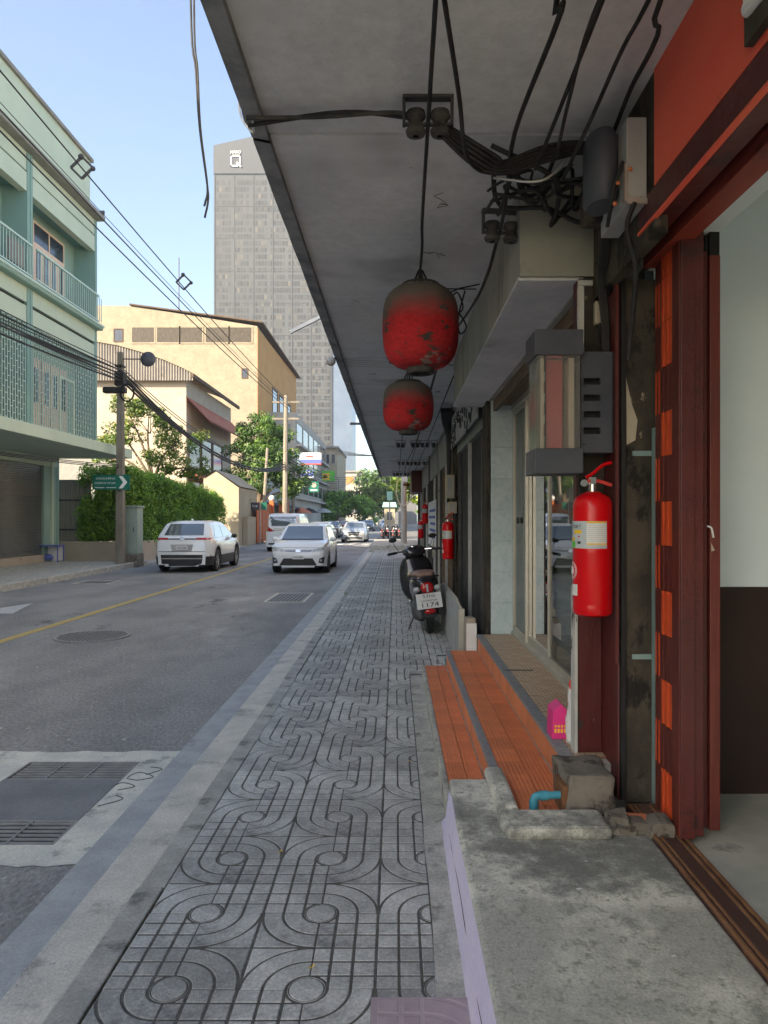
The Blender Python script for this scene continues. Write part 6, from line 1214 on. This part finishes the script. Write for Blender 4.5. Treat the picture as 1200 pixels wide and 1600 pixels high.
# ---- street poles and overhead wires
def pole(px, pyt, pyb, Y, label, r=.16, lean=0, arms=0):
    a = at(px,pyt,Y); t = thing('utility_pole', label, 'pole', (a.x,Y,0)); m = MB(); m.tube([(a.x-lean,Y,0),(a.x,Y,a.z)], [r,r*.7], 8); m.build('shaft', M['pole'], t, smooth=True)
    for k in range(arms): m = MB(); m.box(a.x-.9,Y-.06,a.z-.5-1.1*k,a.x+.9,Y+.06,a.z-.38-1.1*k); m.build('cross_arm', M['poleold'], t)
    return a
pole(447,618,845,47,'tall pale concrete pole with cross arms by the mango tree',.19,.1,2); pole(418,700,840,49,'short leaning concrete pole beside the tall pale pole',.14,.4); pole(458,700,840,58,'slim concrete pole past the tall pale pole',.15); pole(529,745,835,120,'thin grey lamp pole at the far bend',.1)
def wire(a, b, d, r, label, n=16): m = MB(); m.tube(sag(a,b,d,n), r, 5, cap=False); return tag(m.build('overhead_wire', M['cable'], smooth='all', fix=False), label, 'wire', 'overhead wires along the street')
hi = [(-7.35,10.65),(-7.62,10.1),(-7.42,9.75),(-7.55,9.35)]
for k, (x, z) in enumerate(hi): wire((x,-6,z+.3),(-7.3+.15*k,47,9.6-.3*k),.55,.018 if k != 1 else .009,'high power wire crossing above the road')
def spacer(px, py, Y):
    c = at(px,py,Y); t = thing('wire_spacer', 'diamond shaped spacer clipped to the high wires', 'spacer', c, 0, 'spacers on the high wires'); m = MB(); s = .26
    for a, b in (((-s,0),(0,s)),((0,s),(s,0)),((s,0),(0,-s)),((0,-s),(-s,0))): m.bar((c.x+a[0],Y,c.z+a[1]),(c.x+b[0],Y,c.z+b[1]),.05)
    m.build('frame', M['spacer'], t); m = MB(); m.ball((c.x-.02,Y,c.z+s),.07); m.ball((c.x+s,Y,c.z-.02),.06); m.build('clamp', M['spacer'], t, smooth=True)
spacer(128,262,16.8); spacer(287,441,24.6)
random.seed(4)
for k in range(9):
    z = 6.15+.11*(k%5); wire((-8.85-.1*(k%3),-8,z+.8-.1*(k%4)),(PX+.05,PY,z),.45+.1*(k%3),.014+.012*(k%2),'low telephone cable running to the sign pole'); wire((PX+.05,PY,z),(-7.3,47,4.9+.12*(k%5)),1.0+.13*(k%4),.016+.02*(k%2),'sagging telephone cable past the sign pole')
for k in range(6): wire((-7.3,47,5.0+.2*k),(-7.2+.3*k,120,8.0+.3*k),1.3,.03,'telephone cable beyond the tall pole')
for k in range(7): wire((-9.5,70+6*k,8.5+.6*k),(1.5,66+6*k,7.6+.5*k),.4,.02,'thin wire crossing the street against the sky')
for k in range(3): wire((PX,PY,3.3+.05*k),(-11.5,6,3.75),.25,.012,'wire slung under the green canopy')

# ================================================================ FAR RIGHT END
isl = tag(MB().box(-1.3,34.5,.0,1.6,44.5,.34).build('pavement_ramp', M['cement'], bevel=.05), 'raised pavement ramp in sunlight past the canopy', kind='structure')
cp = thing('concrete_pole', 'pale round concrete pole with a looped cable past the canopy', 'pole', (.43,37,.34)); m = MB(); m.tube([(.43,37,.34),(.43,37,9)], [.16,.12], 12); m.build('shaft', M['offwhite'], cp, smooth=True); m = MB(); m.tube(spline([(.15,36.7,3.9),(.05,36.7,3.0),(.3,36.7,2.3),(.75,36.7,2.6),(.95,36.7,3.6)],6), .03, 6); m.build('looped_cable', M['cream'], cp, smooth=True); m = MB(); m.box(.35,36.8,3.55,.62,36.85,4.15); m.build('blue_plate', M['greyp'], cp)
sp = thing('sign_post', 'thin steel post standing at the kerb ramp', 'post', (-.27,33,ZP)); m = MB(); m.tube([(-.27,33,ZP),(-.27,33,2.9)], .03, 8); m.build('post', M['galv'], sp); m = MB(); m.box(-.4,32.95,2.5,-.14,32.98,2.9); m.build('small_sign', M['tealroof'], sp)
bo = thing('guard_booth', 'cream guard booth with teal roof beyond the motorbikes', 'booth', (-.5,62,0)); m = MB(); m.box(-.98,61.4,.1,-.05,62.4,2.62); m.build('booth_wall', M['creamwall'], bo); m = MB(); m.prism([(-1.15,2.62),(.12,2.62),(.02,3.05),(-1.05,3.05)], 'Y', 61.2, 62.6); m.build('roof', M['tealroof'], bo); W(bo, 'window', -.75, 61.4, 1.5, -.3, 61.4, 2.2, 'Y', 'winglass', 'cream', d=.05)
s1 = scooter((-.95,57,.0), R(-20), R(-4), 'dark scooter parked before the guard booth', False)
for i, (x, y, rz) in enumerate(((-.5,57.4,-25),(-.1,57.2,-15),(.4,57.6,-20))): c = copy_tree(s1); c.location = (x,y,0); c.rotation_euler = (0,R(-4),R(rz)); c['label'] = 'scooter in the parked row between booth and pole'; c['group'] = 'scooters parked before the booth'
s1['label'] = 'scooter in the parked row between booth and pole'; s1['group'] = 'scooters parked before the booth'
eb = thing('corner_building', 'sunlit ochre corner building past the canopy end', 'building', (3,36,0)); m = MB(); m.box(1.55,33,.1,7,42,8); m.build('block', M['ochre'], eb); m = MB(); m.box(1.3,32.8,.1,1.55,33.3,4.2); m.box(1.3,36,.1,1.55,36.5,4.2); m.build('pier', M['redroof'], eb)

# ================================================================ AIR
hz = MB().box(-430,-170,-1.0,430,720,172).build('haze', [], origin=(0,0,-1)); hz['kind'] = 'stuff'; hz['label'] = 'thin pale haze in the warm air over the street'
hm = bpy.data.materials.new('haze'); hm.use_nodes = True; ht = hm.node_tree; ht.nodes.remove(ht.nodes['Principled BSDF']); hv = ht.nodes.new('ShaderNodeVolumePrincipled')
hv.inputs['Color'].default_value = (.80,.86,.95,1); hv.inputs['Density'].default_value = .00055; hv.inputs['Anisotropy'].default_value = .2
ht.links.new(hv.outputs[0], ht.nodes['Material Output'].inputs['Volume']); hz.data.materials.append(hm)
